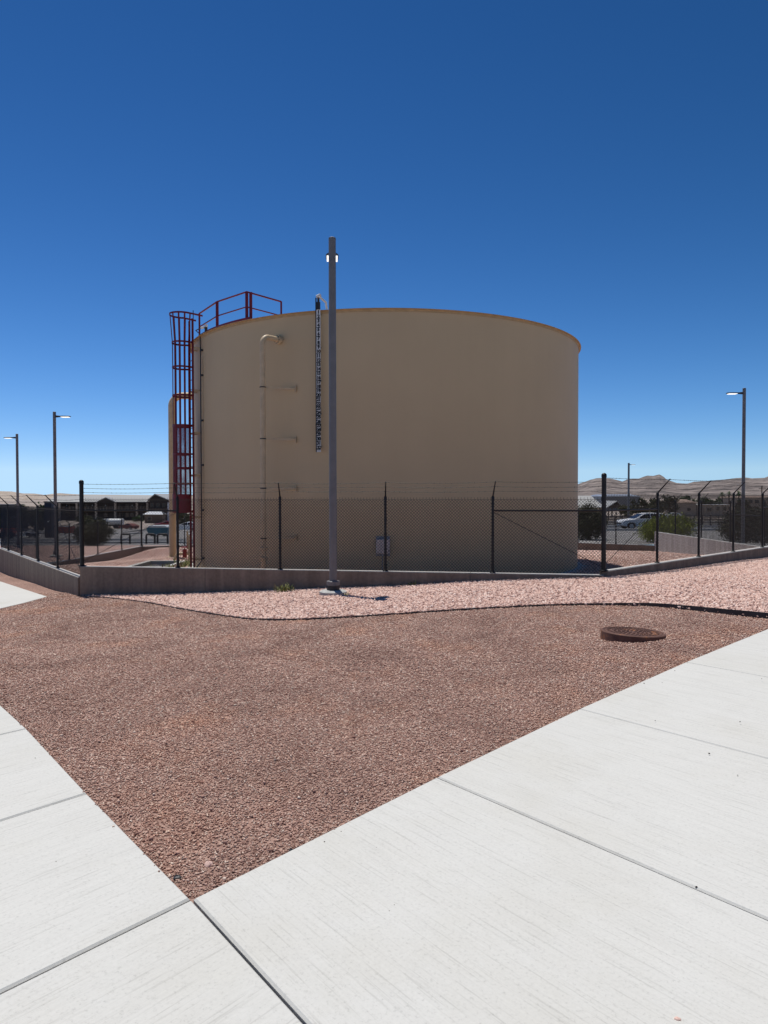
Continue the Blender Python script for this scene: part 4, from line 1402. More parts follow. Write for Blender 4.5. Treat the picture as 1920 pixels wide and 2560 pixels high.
# ------------------------------------------------------------------ road beyond the site
def strip(name, xs, y0, y1, lift, mat, thick=0.0):
    vs, fs = [], []
    for x in xs:
        for y in (y0, (y0 + y1) / 2, y1):
            vs.append((x, y, H(x, y) + lift))
    for i in range(len(xs) - 1):
        for k in range(2):
            fs.append((i * 3 + k, (i + 1) * 3 + k, (i + 1) * 3 + k + 1, i * 3 + k + 1))
    mb = MB(); mb.add(vs, fs)
    if thick:
        n = len(vs)
        o = [(v[0], v[1], v[2] - thick) for v in vs]
        mb.add(vs + o, [(i * 3, i * 3 + n, (i + 1) * 3 + n, (i + 1) * 3) for i in range(len(xs) - 1)])
    return tag(mb.build(name, mat), kind='structure')
XS = list(np.linspace(2, 130, 60))
strip('road', XS, 66.0, 82.5, 0.03, M['asphalt'])
strip('kerb', XS, 65.4, 66.0, 0.17, M['concrete'], 0.25)
strip('kerb', XS, 82.5, 83.0, 0.17, M['concrete'], 0.25)
strip('pink_gravel_bed', XS, 83.1, 88.5, 0.05, M['pink_gravel'])
strip('road', list(np.linspace(-80, -9, 40)), 58, 69, 0.03, M['asphalt'])
strip('kerb', list(np.linspace(-80, -9, 40)), 57.4, 58, 0.15, M['concrete'], 0.25)

# ------------------------------------------------------------------ vehicles
def car(px, py, Y, L, W, Ht, paint, label, cat='car', rz=0.0, flip=1, group=None, kind='suv'):
    p = at(px, py, Y)
    g = H(p.x, p.y) + 0.03
    loc = Vector((p.x, p.y, g))
    root = thing('car', loc, label, cat, group)
    R_ = Matrix.Translation(loc) @ Matrix.Rotation(rz, 4, 'Z')
    def fin(mb):
        mb.v = [tuple(R_ @ Vector(v)) for v in mb.v]; return mb
    sx = flip * L / 4.9
    sz = Ht / 1.72
    X = lambda x: x * sx
    Z = lambda z: z * sz
    low = [(-2.42, 0.42), (-2.44, 0.72), (-2.30, 0.93), (-1.25, 1.08), (-0.9, 1.10), (1.9, 1.14), (2.38, 1.10), (2.44, 0.75), (2.38, 0.40), (1.98, 0.30), (1.9, 0.62), (1.5, 0.76), (1.1, 0.62), (1.02, 0.28), (-1.08, 0.28), (-1.16, 0.62), (-1.55, 0.76), (-1.95, 0.62), (-2.03, 0.30)]
    mb = MB()
    hw = W / 2
    prof = [(X(x), Z(z)) for x, z in low]
    n = len(prof)
    vs = []
    for s_, inn_ in ((-1, 0.06), (-1, 0.0), (1, 0.0), (1, 0.06)):
        pass
    vs = [(x, -hw, z) for x, z in prof] + [(x, hw, z) for x, z in prof]
    mb.add(vs, [tuple(range(n)), tuple(range(n, 2 * n))[::-1]] + [(i, n + i, n + (i + 1) % n, (i + 1) % n) for i in range(n)])
    body = fin(mb).build('body', paint, root, bevel=0.05 * sz)
    top = [(-1.28, 1.07), (-0.28, 1.62), (0.1, 1.70), (1.3, 1.70), (1.85, 1.62), (2.28, 1.12)] if kind == 'suv' else [(-1.0, 1.07), (-0.1, 1.56), (0.3, 1.62), (1.0, 1.6), (1.45, 1.5), (2.0, 1.1)]
    def yy(z, ex=0.0): return hw * (0.97 - 0.2 * (z - 1.07) / 0.63) + ex
    mb = MB()
    m_ = len(top)
    vs = [(X(x), -yy(z), Z(z)) for x, z in top] + [(X(x), yy(z), Z(z)) for x, z in top]
    mb.add(vs, [tuple(range(m_)), tuple(range(m_, 2 * m_))[::-1]] + [(i, m_ + i, m_ + (i + 1) % m_, (i + 1) % m_) for i in range(m_)])
    fin(mb).build('cabin', paint, root, bevel=0.04 * sz)
    wins = [[(-0.98, 1.14), (-0.22, 1.56), (0.28, 1.62), (0.34, 1.14)], [(0.42, 1.14), (0.38, 1.62), (1.2, 1.62), (1.24, 1.14)], [(1.32, 1.14), (1.28, 1.62), (1.72, 1.56), (2.05, 1.16)]]
    if kind != 'suv':
        wins = [[(-0.72, 1.13), (-0.05, 1.50), (0.35, 1.54), (0.40, 1.13)], [(0.48, 1.13), (0.45, 1.54), (0.98, 1.52), (1.62, 1.14)]]
    for w in wins:
        for s_ in (-1, 1):
            mb = MB()
            k = len(w)
            a = [(X(x), s_ * (yy(z) - 0.01), Z(z)) for x, z in w]; b = [(X(x), s_ * (yy(z) + 0.012), Z(z)) for x, z in w]
            mb.add(a + b, [tuple(range(k)), tuple(range(k, 2 * k))[::-1]] + [(i, (i + 1) % k, k + (i + 1) % k, k + i) for i in range(k)])
            fin(mb).build('side_window', M['glass'], root)
    (x0_, z0_), (x1_, z1_) = top[0], top[1]
    d_ = Vector((X(x1_ - x0_), 0, Z(z1_ - z0_))).normalized(); nn = Vector((-d_.z * flip, 0, abs(d_.x)))
    mb = MB()
    a0, a1 = Vector((X(x0_), 0, Z(z0_))) + d_ * 0.1, Vector((X(x1_), 0, Z(z1_))) - d_ * 0.06
    q = [a0 + Vector((0, -yy(1.1) + .1, 0)), a0 + Vector((0, yy(1.1) - .1, 0)), a1 + Vector((0, yy(1.6) - .1, 0)), a1 + Vector((0, -yy(1.6) + .1, 0))]
    mb.extr([v + nn * 0.012 for v in q], nn * -0.02)
    fin(mb).build('windscreen', M['glass'], root)
    for x in (-1.555, 1.50):
        for s_ in (-1, 1):
            c_ = Vector((X(x), s_ * (hw - 0.12), 0.36 * sz))
            mb = MB(); mb.tube([c_ - Vector((0, 0.11, 0)), c_ + Vector((0, 0.11, 0))], 0.36 * sz, 24)
            wh = fin(mb).build('wheel', M['tyre'], root, smooth=True)
            mb = MB(); mb.tube([c_ + Vector((0, s_ * 0.10, 0)), c_ + Vector((0, s_ * 0.122, 0))], 0.235 * sz, 20)
            fin(mb).build('rim', M['alloy'], wh, smooth=True)
    for s_ in (-1, 1):
        mb = MB(); mb.obox((X(-2.30), s_ * (hw - 0.26), Z(0.80)), (0.13, 0, 0.02), (0, 0.24, 0), (0, 0, 0.06)); fin(mb).build('headlight', M['white'], root)
        mb = MB(); mb.obox((X(2.38), s_ * (hw - 0.16), Z(0.98)), (0.08, 0, 0), (0, 0.15, 0), (0, 0, 0.09)); fin(mb).build('tail_light', M['orange'], root)
        mb = MB(); mb.obox((X(-0.85), s_ * (hw + 0.08), Z(1.17)), (0.06, 0, 0), (0, 0.1, 0), (0, 0, 0.07)); fin(mb).build('mirror', paint, root, bevel=0.02)
    mb = MB(); mb.obox((X(-2.43), 0, Z(0.62)), (0.03, 0, 0), (0, 0.5, 0), (0, 0, 0.09)); fin(mb).build('grille', M['darksteel'], root)
    return root
car(1608, 1322, 70.5, 4.95, 1.9, 1.62, M['carpaint'], 'white estate car parked on the road behind the green shrub', rz=rad(4))
car(1679, 1281, 165, 4.6, 1.8, 1.45, M['white'], 'small white car far off behind the black rail fence', kind='sedan')
car(466, 1313, 110, 4.6, 1.8, 1.5, M['carpaint'], 'grey car seen between the riser pipe and the ladder', kind='sedan')
car(414, 1311, 150, 4.4, 1.75, 1.35, plain('car_red', (0.30, 0.02, 0.02), 0.35), 'red car parked behind the teal container', kind='sedan', rz=0.3)
car(322, 1325, 128, 3.4, 1.6, 1.15, plain('dusty_red', (0.2, 0.055, 0.045), 0.6), 'dusty red car behind the green hedge', kind='sedan', rz=-0.4)

# white tanker truck
tp_ = at(281, 1322, 138); tg = H(tp_.x, tp_.y)
tr = thing('tanker_truck', (tp_.x, tp_.y, tg), 'small white tanker truck parked below the two storey building', 'truck')
o = Vector((tp_.x, tp_.y, tg))
mb = MB(); mb.obox(o + Vector((0, 0, 0.62)), (2.15, 0, 0), (0, 0.5, 0), (0, 0, 0.11)); mb.build('chassis', M['darksteel'], tr)
mb = MB(); mb.extr([o + Vector((-2.2, -0.95, 0.6)), o + Vector((-2.2, -0.95, 1.1)), o + Vector((-1.75, -0.95, 1.2)), o + Vector((-1.5, -0.95, 1.9)), o + Vector((-0.75, -0.95, 1.95)), o + Vector((-0.75, -0.95, 0.6))], (0, 1.9, 0)); mb.build('cab', M['white'], tr, bevel=0.05)
mb = MB(); mb.extr([o + Vector((-1.6, -0.965, 1.25)), o + Vector((-1.4, -0.965, 1.8)), o + Vector((-0.9, -0.965, 1.8)), o + Vector((-0.9, -0.965, 1.25))], (0, 0.03, 0)); mb.build('side_window', M['glass'], tr)
mb = MB(); mb.tube([o + Vector((-0.6, 0, 1.35)), o + Vector((2.1, 0, 1.35))], 0.62, 20); mb.build('tank_body', M['white'], tr, smooth=True)
for x in (-1.55, 0.9, 1.6):
    for s_ in (-1, 1):
        mb = MB(); mb.tube([o + Vector((x, s_ * 0.65, 0.42)), o + Vector((x, s_ * 0.93, 0.42))], 0.42, 16); mb.build('wheel', M['tyre'], tr, smooth=True)

# ------------------------------------------------------------------ yard things at left
q = at(399, 1341, 80); g = H(q.x, q.y)
tc = thing('covered_skip', (q.x, q.y, g), 'teal steel skip with a white cover left of the riser pipe', 'skip')
mb = MB(); mb.extr([(q.x - 1.0, q.y - 0.8, g + 0.25), (q.x - 1.25, q.y - 0.8, g + 1.0), (q.x + 1.25, q.y - 0.8, g + 1.0), (q.x + 1.05, q.y - 0.8, g + 0.25)], (0, 1.6, 0)); mb.build('skip_body', M['teal'], tc)
for x in (-0.9, -0.3, 0.3, 0.9):
    mb = MB(); mb.box((q.x + x, q.y - 0.83, g + 0.65), (0.08, 0.06, 0.6)); mb.build('rib', M['teal'], tc)
mb = MB(); mb.extr([(q.x - 1.05, q.y - 0.9, g + 1.0), (q.x - 0.95, q.y - 0.9, g + 1.22), (q.x + 0.95, q.y - 0.9, g + 1.24), (q.x + 1.15, q.y - 0.9, g + 1.0)], (0, 1.8, 0)); mb.build('cover', M['white'], tc, bevel=0.05)
mb = MB()
for x in (-0.7, 0.7): mb.box((q.x + x, q.y, g + 0.12), (0.2, 1.5, 0.28))
mb.build('skid', M['darksteel'], tc)
# black pipe hoops
for i, (xa, xb) in enumerate(((303, 325), (366, 387), (394, 419))):
    a, b = at(xa, 1359, 56), at(xb, 1359, 56)
    ga, gb_ = H(a.x, a.y), H(b.x, b.y)
    h_ = 0.78
    mb = MB()
    pts_ = [Vector((a.x, a.y, ga - 0.1)), Vector((a.x, a.y, ga + h_ - 0.15))] + [Vector((a.x + 0.15 - 0.15 * math.cos(t), a.y, ga + h_ - 0.15 + 0.15 * math.sin(t))) for t in (0.5, 1.0, 1.57)] + [Vector((b.x - 0.15 + 0.15 * math.sin(t), b.y, ga + h_ - 0.15 + 0.15 * math.cos(t))) for t in (0, 0.5, 1.0, 1.57)] + [Vector((b.x, b.y, ga - 0.1))]
    mb.tube(pts_, 0.075, 10)
    tag(mb.build('pipe_hoop', M['black'], smooth=True), ['black bent pipe hoop nearest the round dark bush', 'black bent pipe hoop between the two others', 'black bent pipe hoop in front of the teal skip'][i], 'barrier', 'black bent pipe hoops by the lot')
# tall navy cabinet
q = at(125, 1346, 75); g = H(q.x, q.y); top_ = at(125, 1255, 75).z
nv = thing('utility_tower', (q.x, q.y, g), 'tall narrow navy steel tower at the left end of the two storey building', 'tower')
mb = MB(); mb.box((q.x, q.y, (g + top_) / 2 - 0.1), (0.72, 0.9, top_ - g + 0.2)); mb.build('casing', M['navy'], nv, bevel=0.02)
mb = MB(); mb.box((q.x, q.y - 0.46, (g + top_) / 2), (0.56, 0.04, (top_ - g) * 0.9)); mb.build('door', M['navy'], nv)
mb = MB(); mb.box((q.x, q.y, top_ + 0.03), (0.84, 1.0, 0.08)); mb.build('cap', M['darksteel'], nv)
mb = MB(); mb.tube([(q.x + 0.2, q.y - 0.55, at(0, 1301, 75).z), (q.x + 0.05, q.y - 0.6, at(0, 1304, 75).z - 0.05)], 0.06, 8); mb.build('lamp', M['white'], nv, smooth=True)
# trailer and machine
def trailer(px, py, Y, L, paint, label, load=None):
    q = at(px, py, Y); g = H(q.x, q.y)
    r_ = thing('flatbed_trailer', (q.x, q.y, g), label, 'trailer')
    mb = MB(); mb.box((q.x, q.y, g + 0.5), (L, 1.6, 0.14)); mb.build('bed', paint, r_)
    mb = MB(); mb.tube([(q.x + L / 2, q.y, g + 0.48), (q.x + L / 2 + 0.9, q.y, g + 0.42)], 0.05, 8); mb.build('drawbar', M['darksteel'], r_)
    for x in (-0.25, 0.35):
        for s_ in (-1, 1):
            mb = MB(); mb.tube([(q.x + x, q.y + s_ * 0.7, g + 0.28), (q.x + x, q.y + s_ * 0.88, g + 0.28)], 0.28, 14); mb.build('wheel', M['tyre'], r_, smooth=True)
    for x in (-L / 2 + 0.1, 0, L / 2 - 0.1):
        mb = MB(); mb.box((q.x + x, q.y - 0.78, g + 0.75), (0.06, 0.06, 0.4)); mb.build('stake', paint, r_)
    mb = MB(); mb.box((q.x, q.y - 0.78, g + 0.92), (L, 0.05, 0.08)); mb.build('side_board', paint, r_)
    return r_
trailer(72, 1342, 74, 1.9, M['grey'], 'pale grey flatbed trailer behind the left fence')
q = at(26, 1345, 72); g = H(q.x, q.y)
ld = thing('skid_loader', (q.x, q.y, g), 'orange red skid loader near the left edge behind the fence', 'loader')
mb = MB(); mb.extr([(q.x - 0.75, q.y - 0.6, g + 0.3), (q.x - 0.75, q.y - 0.6, g + 0.85), (q.x + 0.1, q.y - 0.6, g + 0.9), (q.x + 0.75, q.y - 0.6, g + 0.6), (q.x + 0.75, q.y - 0.6, g + 0.3)], (0, 1.2, 0)); mb.build('body', M['orange'], ld, bevel=0.04)
mb = MB()
for a, b in (((-0.5, -0.5), (-0.5, 0.5)), ((0.25, -0.5), (0.25, 0.5))):
    mb.tube([(q.x + a[0], q.y + a[1], g + 0.8), (q.x + a[0], q.y + a[1], g + 1.5), (q.x + b[0], q.y + b[1], g + 1.5), (q.x + b[0], q.y + b[1], g + 0.8)], 0.04, 6)
mb.box((q.x - 0.12, q.y, g + 1.52), (0.95, 1.1, 0.06))
mb.build('cage', M['darksteel'], ld)
for s_ in (-1, 1):
    mb = MB(); mb.tube([(q.x - 0.6, q.y + s_ * 0.66, g + 1.0), (q.x + 0.4, q.y + s_ * 0.66, g + 0.95), (q.x + 1.0, q.y + s_ * 0.66, g + 0.3)], 0.06, 6); mb.build('lift_arm', M['orange'], ld)
mb = MB(); mb.extr([(q.x + 0.95, q.y - 0.8, g + 0.1), (q.x + 0.95, q.y - 0.8, g + 0.6), (q.x + 1.1, q.y - 0.8, g + 0.55), (q.x + 1.15, q.y - 0.8, g + 0.2), (q.x + 1.5, q.y - 0.8, g + 0.1)], (0, 1.6, 0)); mb.build('bucket', M['white'], ld)
for x in (-0.45, 0.4):
    for s_ in (-1, 1):
        mb = MB(); mb.tube([(q.x + x, q.y + s_ * 0.6, g + 0.33), (q.x + x, q.y + s_ * 0.85, g + 0.33)], 0.33, 14); mb.build('wheel', M['tyre'], ld, smooth=True)
q = at(165, 1330, 96); g = H(q.x, q.y)
sk = thing('waste_skip', (q.x, q.y, g), 'orange open skip behind the tall black corner post', 'skip')
mb = MB()
for (cx_, cy_, sx_, sy_) in ((0, -0.7, 1.9, .06), (0, 0.7, 1.9, .06), (-0.95, 0, .06, 1.34), (0.95, 0, .06, 1.34)): mb.box((q.x + cx_, q.y + cy_, g + 0.5), (sx_, sy_, 0.9))
mb.box((q.x, q.y, g + 0.12), (1.8, 1.3, 0.06)); mb.build('skip_body', M['orange'], sk)
mb = MB(); mb.box((q.x, q.y - 0.75, g + 0.95), (2.0, 0.05, 0.08)); mb.build('rim', M['white'], sk)
for i, (px, py, Y) in enumerate(((279, 1327, 92), (342, 1328, 92), (355, 1318, 112), (300, 1345, 66), (230, 1337, 72))):
    q = at(px, py, Y); g = H(q.x, q.y)
    mb = MB(); mb.prism([(q.x - 0.9, q.y - 0.09), (q.x + 0.9, q.y - 0.09), (q.x + 0.9, q.y + 0.09), (q.x - 0.9, q.y + 0.09)], g, g + 0.16)
    tag(mb.build('wheel_stop', M['concrete'], bevel=0.03), 'low pale concrete wheel stop on the grey lot left of the tank', 'wheel stop', 'pale wheel stops on the lot')

# ------------------------------------------------------------------ buildings
def window(root, parent, c, w, h, mat_frame=None):
    mb = MB(); mb.box(c, (w, 0.12, h)); f = mb.build('window', mat_frame or M['stucco'], parent)
    mb = MB(); mb.box((c[0], c[1] - 0.07, c[2]), (w * 0.84, 0.04, h * 0.84)); mb.build('pane', M['glass'], f)
    return f
Yb = 235.0
P_ = lambda px, py, Y=Yb: at(px, py, Y)
gb0 = CAMZ - 7.7
lb = thing('lodge_building', (P_(255, 1300).x, Yb, gb0), 'dark two storey lodge with long grey metal roof and balconies at left', 'building')
xl, xr = P_(130, 1300).x, P_(373, 1300).x
ze, zr_ = P_(0, 1255, 233).z, P_(0, 1238.5, 240).z
mb = MB(); mb.box(((xl + xr) / 2 + 0.4, Yb + 4, (gb0 + ze) / 2), (xr - xl - 0.8, 6.4, ze - gb0 - 0.05)); wl = mb.build('wall', M['dark_wall'], lb)
mb = MB(); mb.extr([(xl - 0.8, 232.6, ze), (xl - 0.8, 240, zr_), (xl - 0.8, 247.4, ze), (xl - 0.8, 247.2, ze - 0.25), (xl - 0.8, 240, zr_ - 0.3), (xl - 0.8, 232.8, ze - 0.25)], (xr - xl + 0.8, 0, 0)); rf = mb.build('roof', M['roof_grey'], lb)
mb = MB(); mb.box(((xl + xr) / 2, 232.62, ze - 0.16), (xr - xl + 0.8, 0.1, 0.3)); mb.build('fascia', M['darksteel'], rf)
zf = P_(0, 1276, 234).z
mb = MB(); mb.box(((xl + xr) / 2, 234.2, zf), (xr - xl, 3.2, 0.35)); mb.build('balcony_deck', M['brown_wall'], lb)
mb = MB()
for zz in (zf + 0.6, zf + 1.1): mb.box(((xl + xr) / 2, 232.75, zz), (xr - xl, 0.08, 0.08))
x = xl
while x < xr: mb.box((x, 232.75, zf + 0.6), (0.06, 0.06, 1.1)); x += 1.0
mb.build('railing', M['stucco'], lb)
for px in (150, 193, 241, 289, 343, 369):
    x = P_(px, 1280, 233).x
    mb = MB(); mb.box((x, 232.8, (gb0 + ze) / 2 - 0.15), (0.62, 0.5, ze - gb0 - 0.3)); mb.build('column', M['stucco'], lb)
for px in (170, 216, 264, 302, 318, 330, 356):
    for py in (1266, 1287):
        c_ = P_(px, py, Yb + 0.75); window(lb, wl, (c_.x, Yb + 0.75, c_.z), 1.2, 1.5, M['brown_wall'])
xg0, xg1 = P_(243, 1255, 231.6).x, P_(286, 1255, 231.6).x
mb = MB(); zg = P_(0, 1246, 231.6).z; zge = P_(0, 1255.5, 231.6).z
mb.extr([(xg0, 231.7, zge), ((xg0 + xg1) / 2, 231.7, zg), (xg1, 231.7, zge)], (0, 3.5, 0)); mb.build('gable', M['dark_wall'], lb)
mb = MB(); mb.extr([(xg0 - 0.3, 231.4, zge - 0.1), ((xg0 + xg1) / 2, 231.4, zg + 0.12), (xg1 + 0.3, 231.4, zge - 0.1), (xg1 + 0.3, 231.4, zge + 0.1), ((xg0 + xg1) / 2, 231.4, zg + 0.36), (xg0 - 0.3, 231.4, zge + 0.1)], (0, 3.9, 0)); mb.build('gable_roof', M['roof_grey'], rf)
for px in (167, 231, 264, 331):
    c_ = P_(px, 1263.5, 235.6); mb = MB(); mb.lathe([(0.01, -0.16), (0.16, -0.08), (0.18, 0.08), (0.01, 0.16)], (c_.x, 235.5, c_.z), 10); mb.build('wall_lamp', M['white'], wl)
# right wing
Yw = 226.0
wg = thing('lodge_wing', (P_(398, 1300, Yw).x, Yw, gb0), 'dark gable fronted wing right of the long grey roof, left of the tank', 'building')
x0_, x1_ = P_(374, 1290, Yw).x, P_(424, 1290, Yw).x
zev, zap = P_(0, 1252, Yw).z, P_(0, 1237.5, Yw).z
xa = P_(388, 1240, Yw).x
mb = MB(); mb.extr([(x0_, Yw, gb0), (x0_, Yw, zev + 0.2), (xa, Yw, zap - 0.1), (x1_, Yw, zev - 0.1), (x1_, Yw, gb0)], (0, 14, 0)); ww = mb.build('wall', M['dark_wall'], wg)
mb = MB(); mb.extr([(x0_ - 0.5, Yw - 0.6, zev), (xa, Yw - 0.6, zap + 0.05), (x1_ + 0.5, Yw - 0.6, zev - 0.2), (x1_ + 0.5, Yw - 0.6, zev + 0.05), (xa, Yw - 0.6, zap + 0.35), (x0_ - 0.5, Yw - 0.6, zev + 0.25)], (0, 15, 0)); mb.build('roof', M['roof_grey'], wg)
mb = MB(); mb.box(((x0_ + x1_) / 2, Yw - 0.6, P_(0, 1273, Yw).z), (x1_ - x0_, 1.3, 0.3)); mb.build('balcony_deck', M['brown_wall'], wg)
for px in (380, 395, 410):
    for py in (1263, 1284):
        c_ = P_(px, py, Yw); window(wg, ww, (c_.x, Yw - 0.02, c_.z), 1.2, 1.5, M['brown_wall'])
mb = MB(); c_ = P_(420.5, 1278, Yw - 1.0); mb.box((c_.x, Yw - 1.0, (gb0 + zev) / 2 - 0.3), (0.4, 0.4, zev - gb0 - 0.6)); mb.build('column', M['roof_pale'], wg)
# kiosk
Yk = 190.0; gk = H(P_(382, 1306, Yk).x, Yk)
kk = thing('kiosk', (P_(382, 1306, Yk).x, Yk, gk), 'brick kiosk with white metal roof before the gabled wing', 'kiosk')
x0_, x1_ = P_(361, 1300, Yk).x, P_(405, 1300, Yk).x; z1_, z2_ = P_(0, 1286.5, Yk).z, P_(0, 1279, Yk + 2).z
mb = MB(); mb.box(((x0_ + x1_) / 2, Yk + 1.6, (gk + z1_) / 2 - 0.1), (x1_ - x0_, 3.0, z1_ - gk + 0.1)); kw = mb.build('wall', M['brown_wall'], kk)
mb = MB(); mb.extr([(x0_ - 0.4, Yk - 0.3, z1_), (x0_ + 0.7, Yk + 1.6, z2_), (x1_ - 0.7, Yk + 1.6, z2_), (x1_ + 0.4, Yk - 0.3, z1_)], (0, 0.06, -0.1)); mb.extr([(x0_ - 0.4, Yk + 3.5, z1_), (x0_ + 0.7, Yk + 1.6, z2_), (x1_ - 0.7, Yk + 1.6, z2_), (x1_ + 0.4, Yk + 3.5, z1_)], (0, -0.06, -0.1)); mb.build('roof', M['roof_pale'], kk)
c_ = P_(373, 1297, Yk); window(kk, kw, (c_.x, Yk + 0.06, c_.z), 1.2, 1.0)
# grey shed at left edge
ys = 130.0; q = P_(0, 1300, ys); g = H(q.x, ys)
sh = thing('storage_shed', (q.x, ys, g), 'dark grey flat topped shed at the left edge of the photo', 'shed')
x0_, x1_ = P_(-70, 1300, ys).x, P_(17, 1300, ys).x; zt_ = P_(0, 1262, ys).z
mb = MB(); mb.box(((x0_ + x1_) / 2, ys + 3, (g + zt_) / 2 - 0.2), (x1_ - x0_, 6, zt_ - g + 0.2)); mb.build('wall', M['steel'], sh)
mb = MB(); mb.box(((x0_ + x1_) / 2, ys + 3, zt_ - 0.02), (x1_ - x0_ + 0.3, 6.3, 0.16)); mb.build('roof', M['darksteel'], sh)
mb = MB(); mb.box((P_(-4, 1300, ys).x, ys - 0.03, g + 1.2), (0.95, 0.08, 2.2)); mb.build('door', M['darksteel'], sh)
# right side
def hip_house(name, px0, px1, Y, py_base, py_eave, py_ridge, depth, wallm, roofm, label, wins=(), inset=0.25, cat='house'):
    x0, x1 = P_(px0, 1270, Y).x, P_(px1, 1270, Y).x
    ze_, zr2 = P_(0, py_eave, Y).z, P_(0, py_ridge, Y + depth / 2).z
    g = min(H(x0, Y), H(x1, Y), P_(0, py_base, Y).z)
    r_ = thing(name, ((x0 + x1) / 2, Y, g), label, cat)
    mb = MB(); mb.box(((x0 + x1) / 2, Y + depth / 2, (g + ze_) / 2), (x1 - x0, depth, ze_ - g)); w_ = mb.build('wall', wallm, r_)
    o_ = 0.5; ins = inset * (x1 - x0)
    vs = [(x0 - o_, Y - o_, ze_ + 0.01), (x1 + o_, Y - o_, ze_ + 0.01), (x1 + o_, Y + depth + o_, ze_ + 0.01), (x0 - o_, Y + depth + o_, ze_ + 0.01), (x0 + ins, Y + depth / 2, zr2), (x1 - ins, Y + depth / 2, zr2)]
    mb = MB(); mb.add(vs, [(0, 1, 5, 4), (1, 2, 5), (2, 3, 4, 5), (3, 0, 4), (3, 2, 1, 0)]); mb.build('roof', roofm, r_)
    for (px, py, w, h) in wins:
        c_ = P_(px, py, Y); window(r_, w_, (c_.x, Y - 0.03, c_.z), w, h)
    return r_
hip_house('metal_roof_hall', 1392, 1507, 200, 1290, 1271.5, 1241, 16, M['stucco'], M['roof_grey'], 'low hall with broad grey metal roof just right of the tank', ((1445, 1279, 1.2, 1.0), (1490, 1279, 1.2, 1.0)), 0.08, 'building')
Y2 = 185.0
x0_, x1_ = P_(1516, 1272, Y2).x, P_(1559, 1272, Y2).x; zev, zap = P_(0, 1272, Y2).z, P_(0, 1256, Y2).z; xa = (x0_ + x1_) / 2 + 0.4
g = min(H(xa, Y2), zev - 1.6)
gs_ = thing('gabled_shelter', (xa, Y2, g), 'dark gabled shelter right of the grey metal roof', 'shelter')
mb = MB(); mb.extr([(x0_ + 0.4, Y2, zev - 0.06), (xa, Y2, zap - 0.15), (x1_ - 0.4, Y2, zev - 0.06)], (0, 8, 0)); mb.build('gable', M['dark_wall'], gs_)
mb = MB(); mb.extr([(x0_, Y2 - 0.5, zev), (xa, Y2 - 0.5, zap), (x1_, Y2 - 0.5, zev), (x1_, Y2 - 0.5, zev + 0.2), (xa, Y2 - 0.5, zap + 0.2), (x0_, Y2 - 0.5, zev + 0.2)], (0, 9, 0)); mb.build('roof', M['roof_grey'], gs_)
for x in (x0_ + 0.6, x1_ - 0.6):
    for y in (0.3, 7.6):
        mb = MB(); mb.box((x, Y2 + y, (g + zev) / 2 - 0.1), (0.3, 0.3, zev - g - 0.1)); mb.build('column', M['brown_wall'], gs_)
hip_house('warehouse', 1505, 1600, 420, 1251, 1243, 1238, 30, M['steel'], plain('bluish_roof', (0.24, 0.27, 0.33), 0.5), 'long bluish grey warehouse far behind the thin distant pole', (), 0.02, 'warehouse')
hip_house('stucco_house', 1690, 1740, 224, 1286, 1259, 1250.5, 9, M['stucco'], M['tile'], 'beige house with brown hipped roof beyond the black rail fence', ((1722, 1274, 1.3, 1.1),), 0.22)
hip_house('stucco_annex', 1741.5, 1828, 226, 1286, 1264, 1263.3, 8, M['stucco'], M['roof_pale'], 'long low beige annex joined to the brown roofed house', ((1773, 1274.5, 1.5, 1.2), (1795, 1272, 1.0, 1.4), (1812, 1272, 1.2, 1.4), (1824, 1272, 0.8, 1.4)), 0.02)
hip_house('apartment_block', 1838, 1990, 262, 1292, 1246, 1241.5, 14, M['stucco'], M['tile'], 'two storey beige apartment block at the right edge with many windows', tuple((px, py, 1.8, 1.5) for px in (1848, 1862, 1876, 1892, 1908, 1924) for py in (1254, 1272)), 0.08, 'apartments')
# black rail fence beyond the road
Yf = 91.0
xs = [P_(px, 1300, Yf).x for px in np.linspace(1496, 1836, 18)]
zf_ = lambda x: H(x, Yf)
rfn = thing('rail_fence', (xs[0], Yf, zf_(xs[0])), 'long black slatted rail fence beyond the road behind the white estate car', 'fence')
for x in xs:
    mb = MB(); mb.box((x, Yf, zf_(x) + 0.6), (0.1, 0.1, 1.4)); mb.build('post', M['black'], rfn)
for k in range(6):
    mb = MB(); mb.obox(((xs[0] + xs[-1]) / 2, Yf - 0.06, (zf_(xs[0]) + zf_(xs[-1])) / 2 + 0.15 + 0.2 * k), ((xs[-1] - xs[0]) / 2, 0, (zf_(xs[-1]) - zf_(xs[0])) / 2), (0, 0.015, 0), (0, 0, 0.075)); mb.build('rail', M['darksteel'], rfn)
# utility pole
q = P_(1904, 1290, 200); g = H(q.x, 200)
up_ = thing('utility_pole', (q.x, 200, g), 'wooden utility pole with crossarm beyond the right light pole', 'utility pole')
mb = MB(); mb.tube([(q.x, 200, g - 0.5), (q.x, 200, P_(0, 1217, 200).z)], 0.15, 8); mb.build('pole', M['bark'], up_, smooth=True)
mb = MB(); mb.box((q.x, 199.8, P_(0, 1223, 200).z), (2.0, 0.14, 0.16)); mb.build('crossarm', M['bark'], up_)

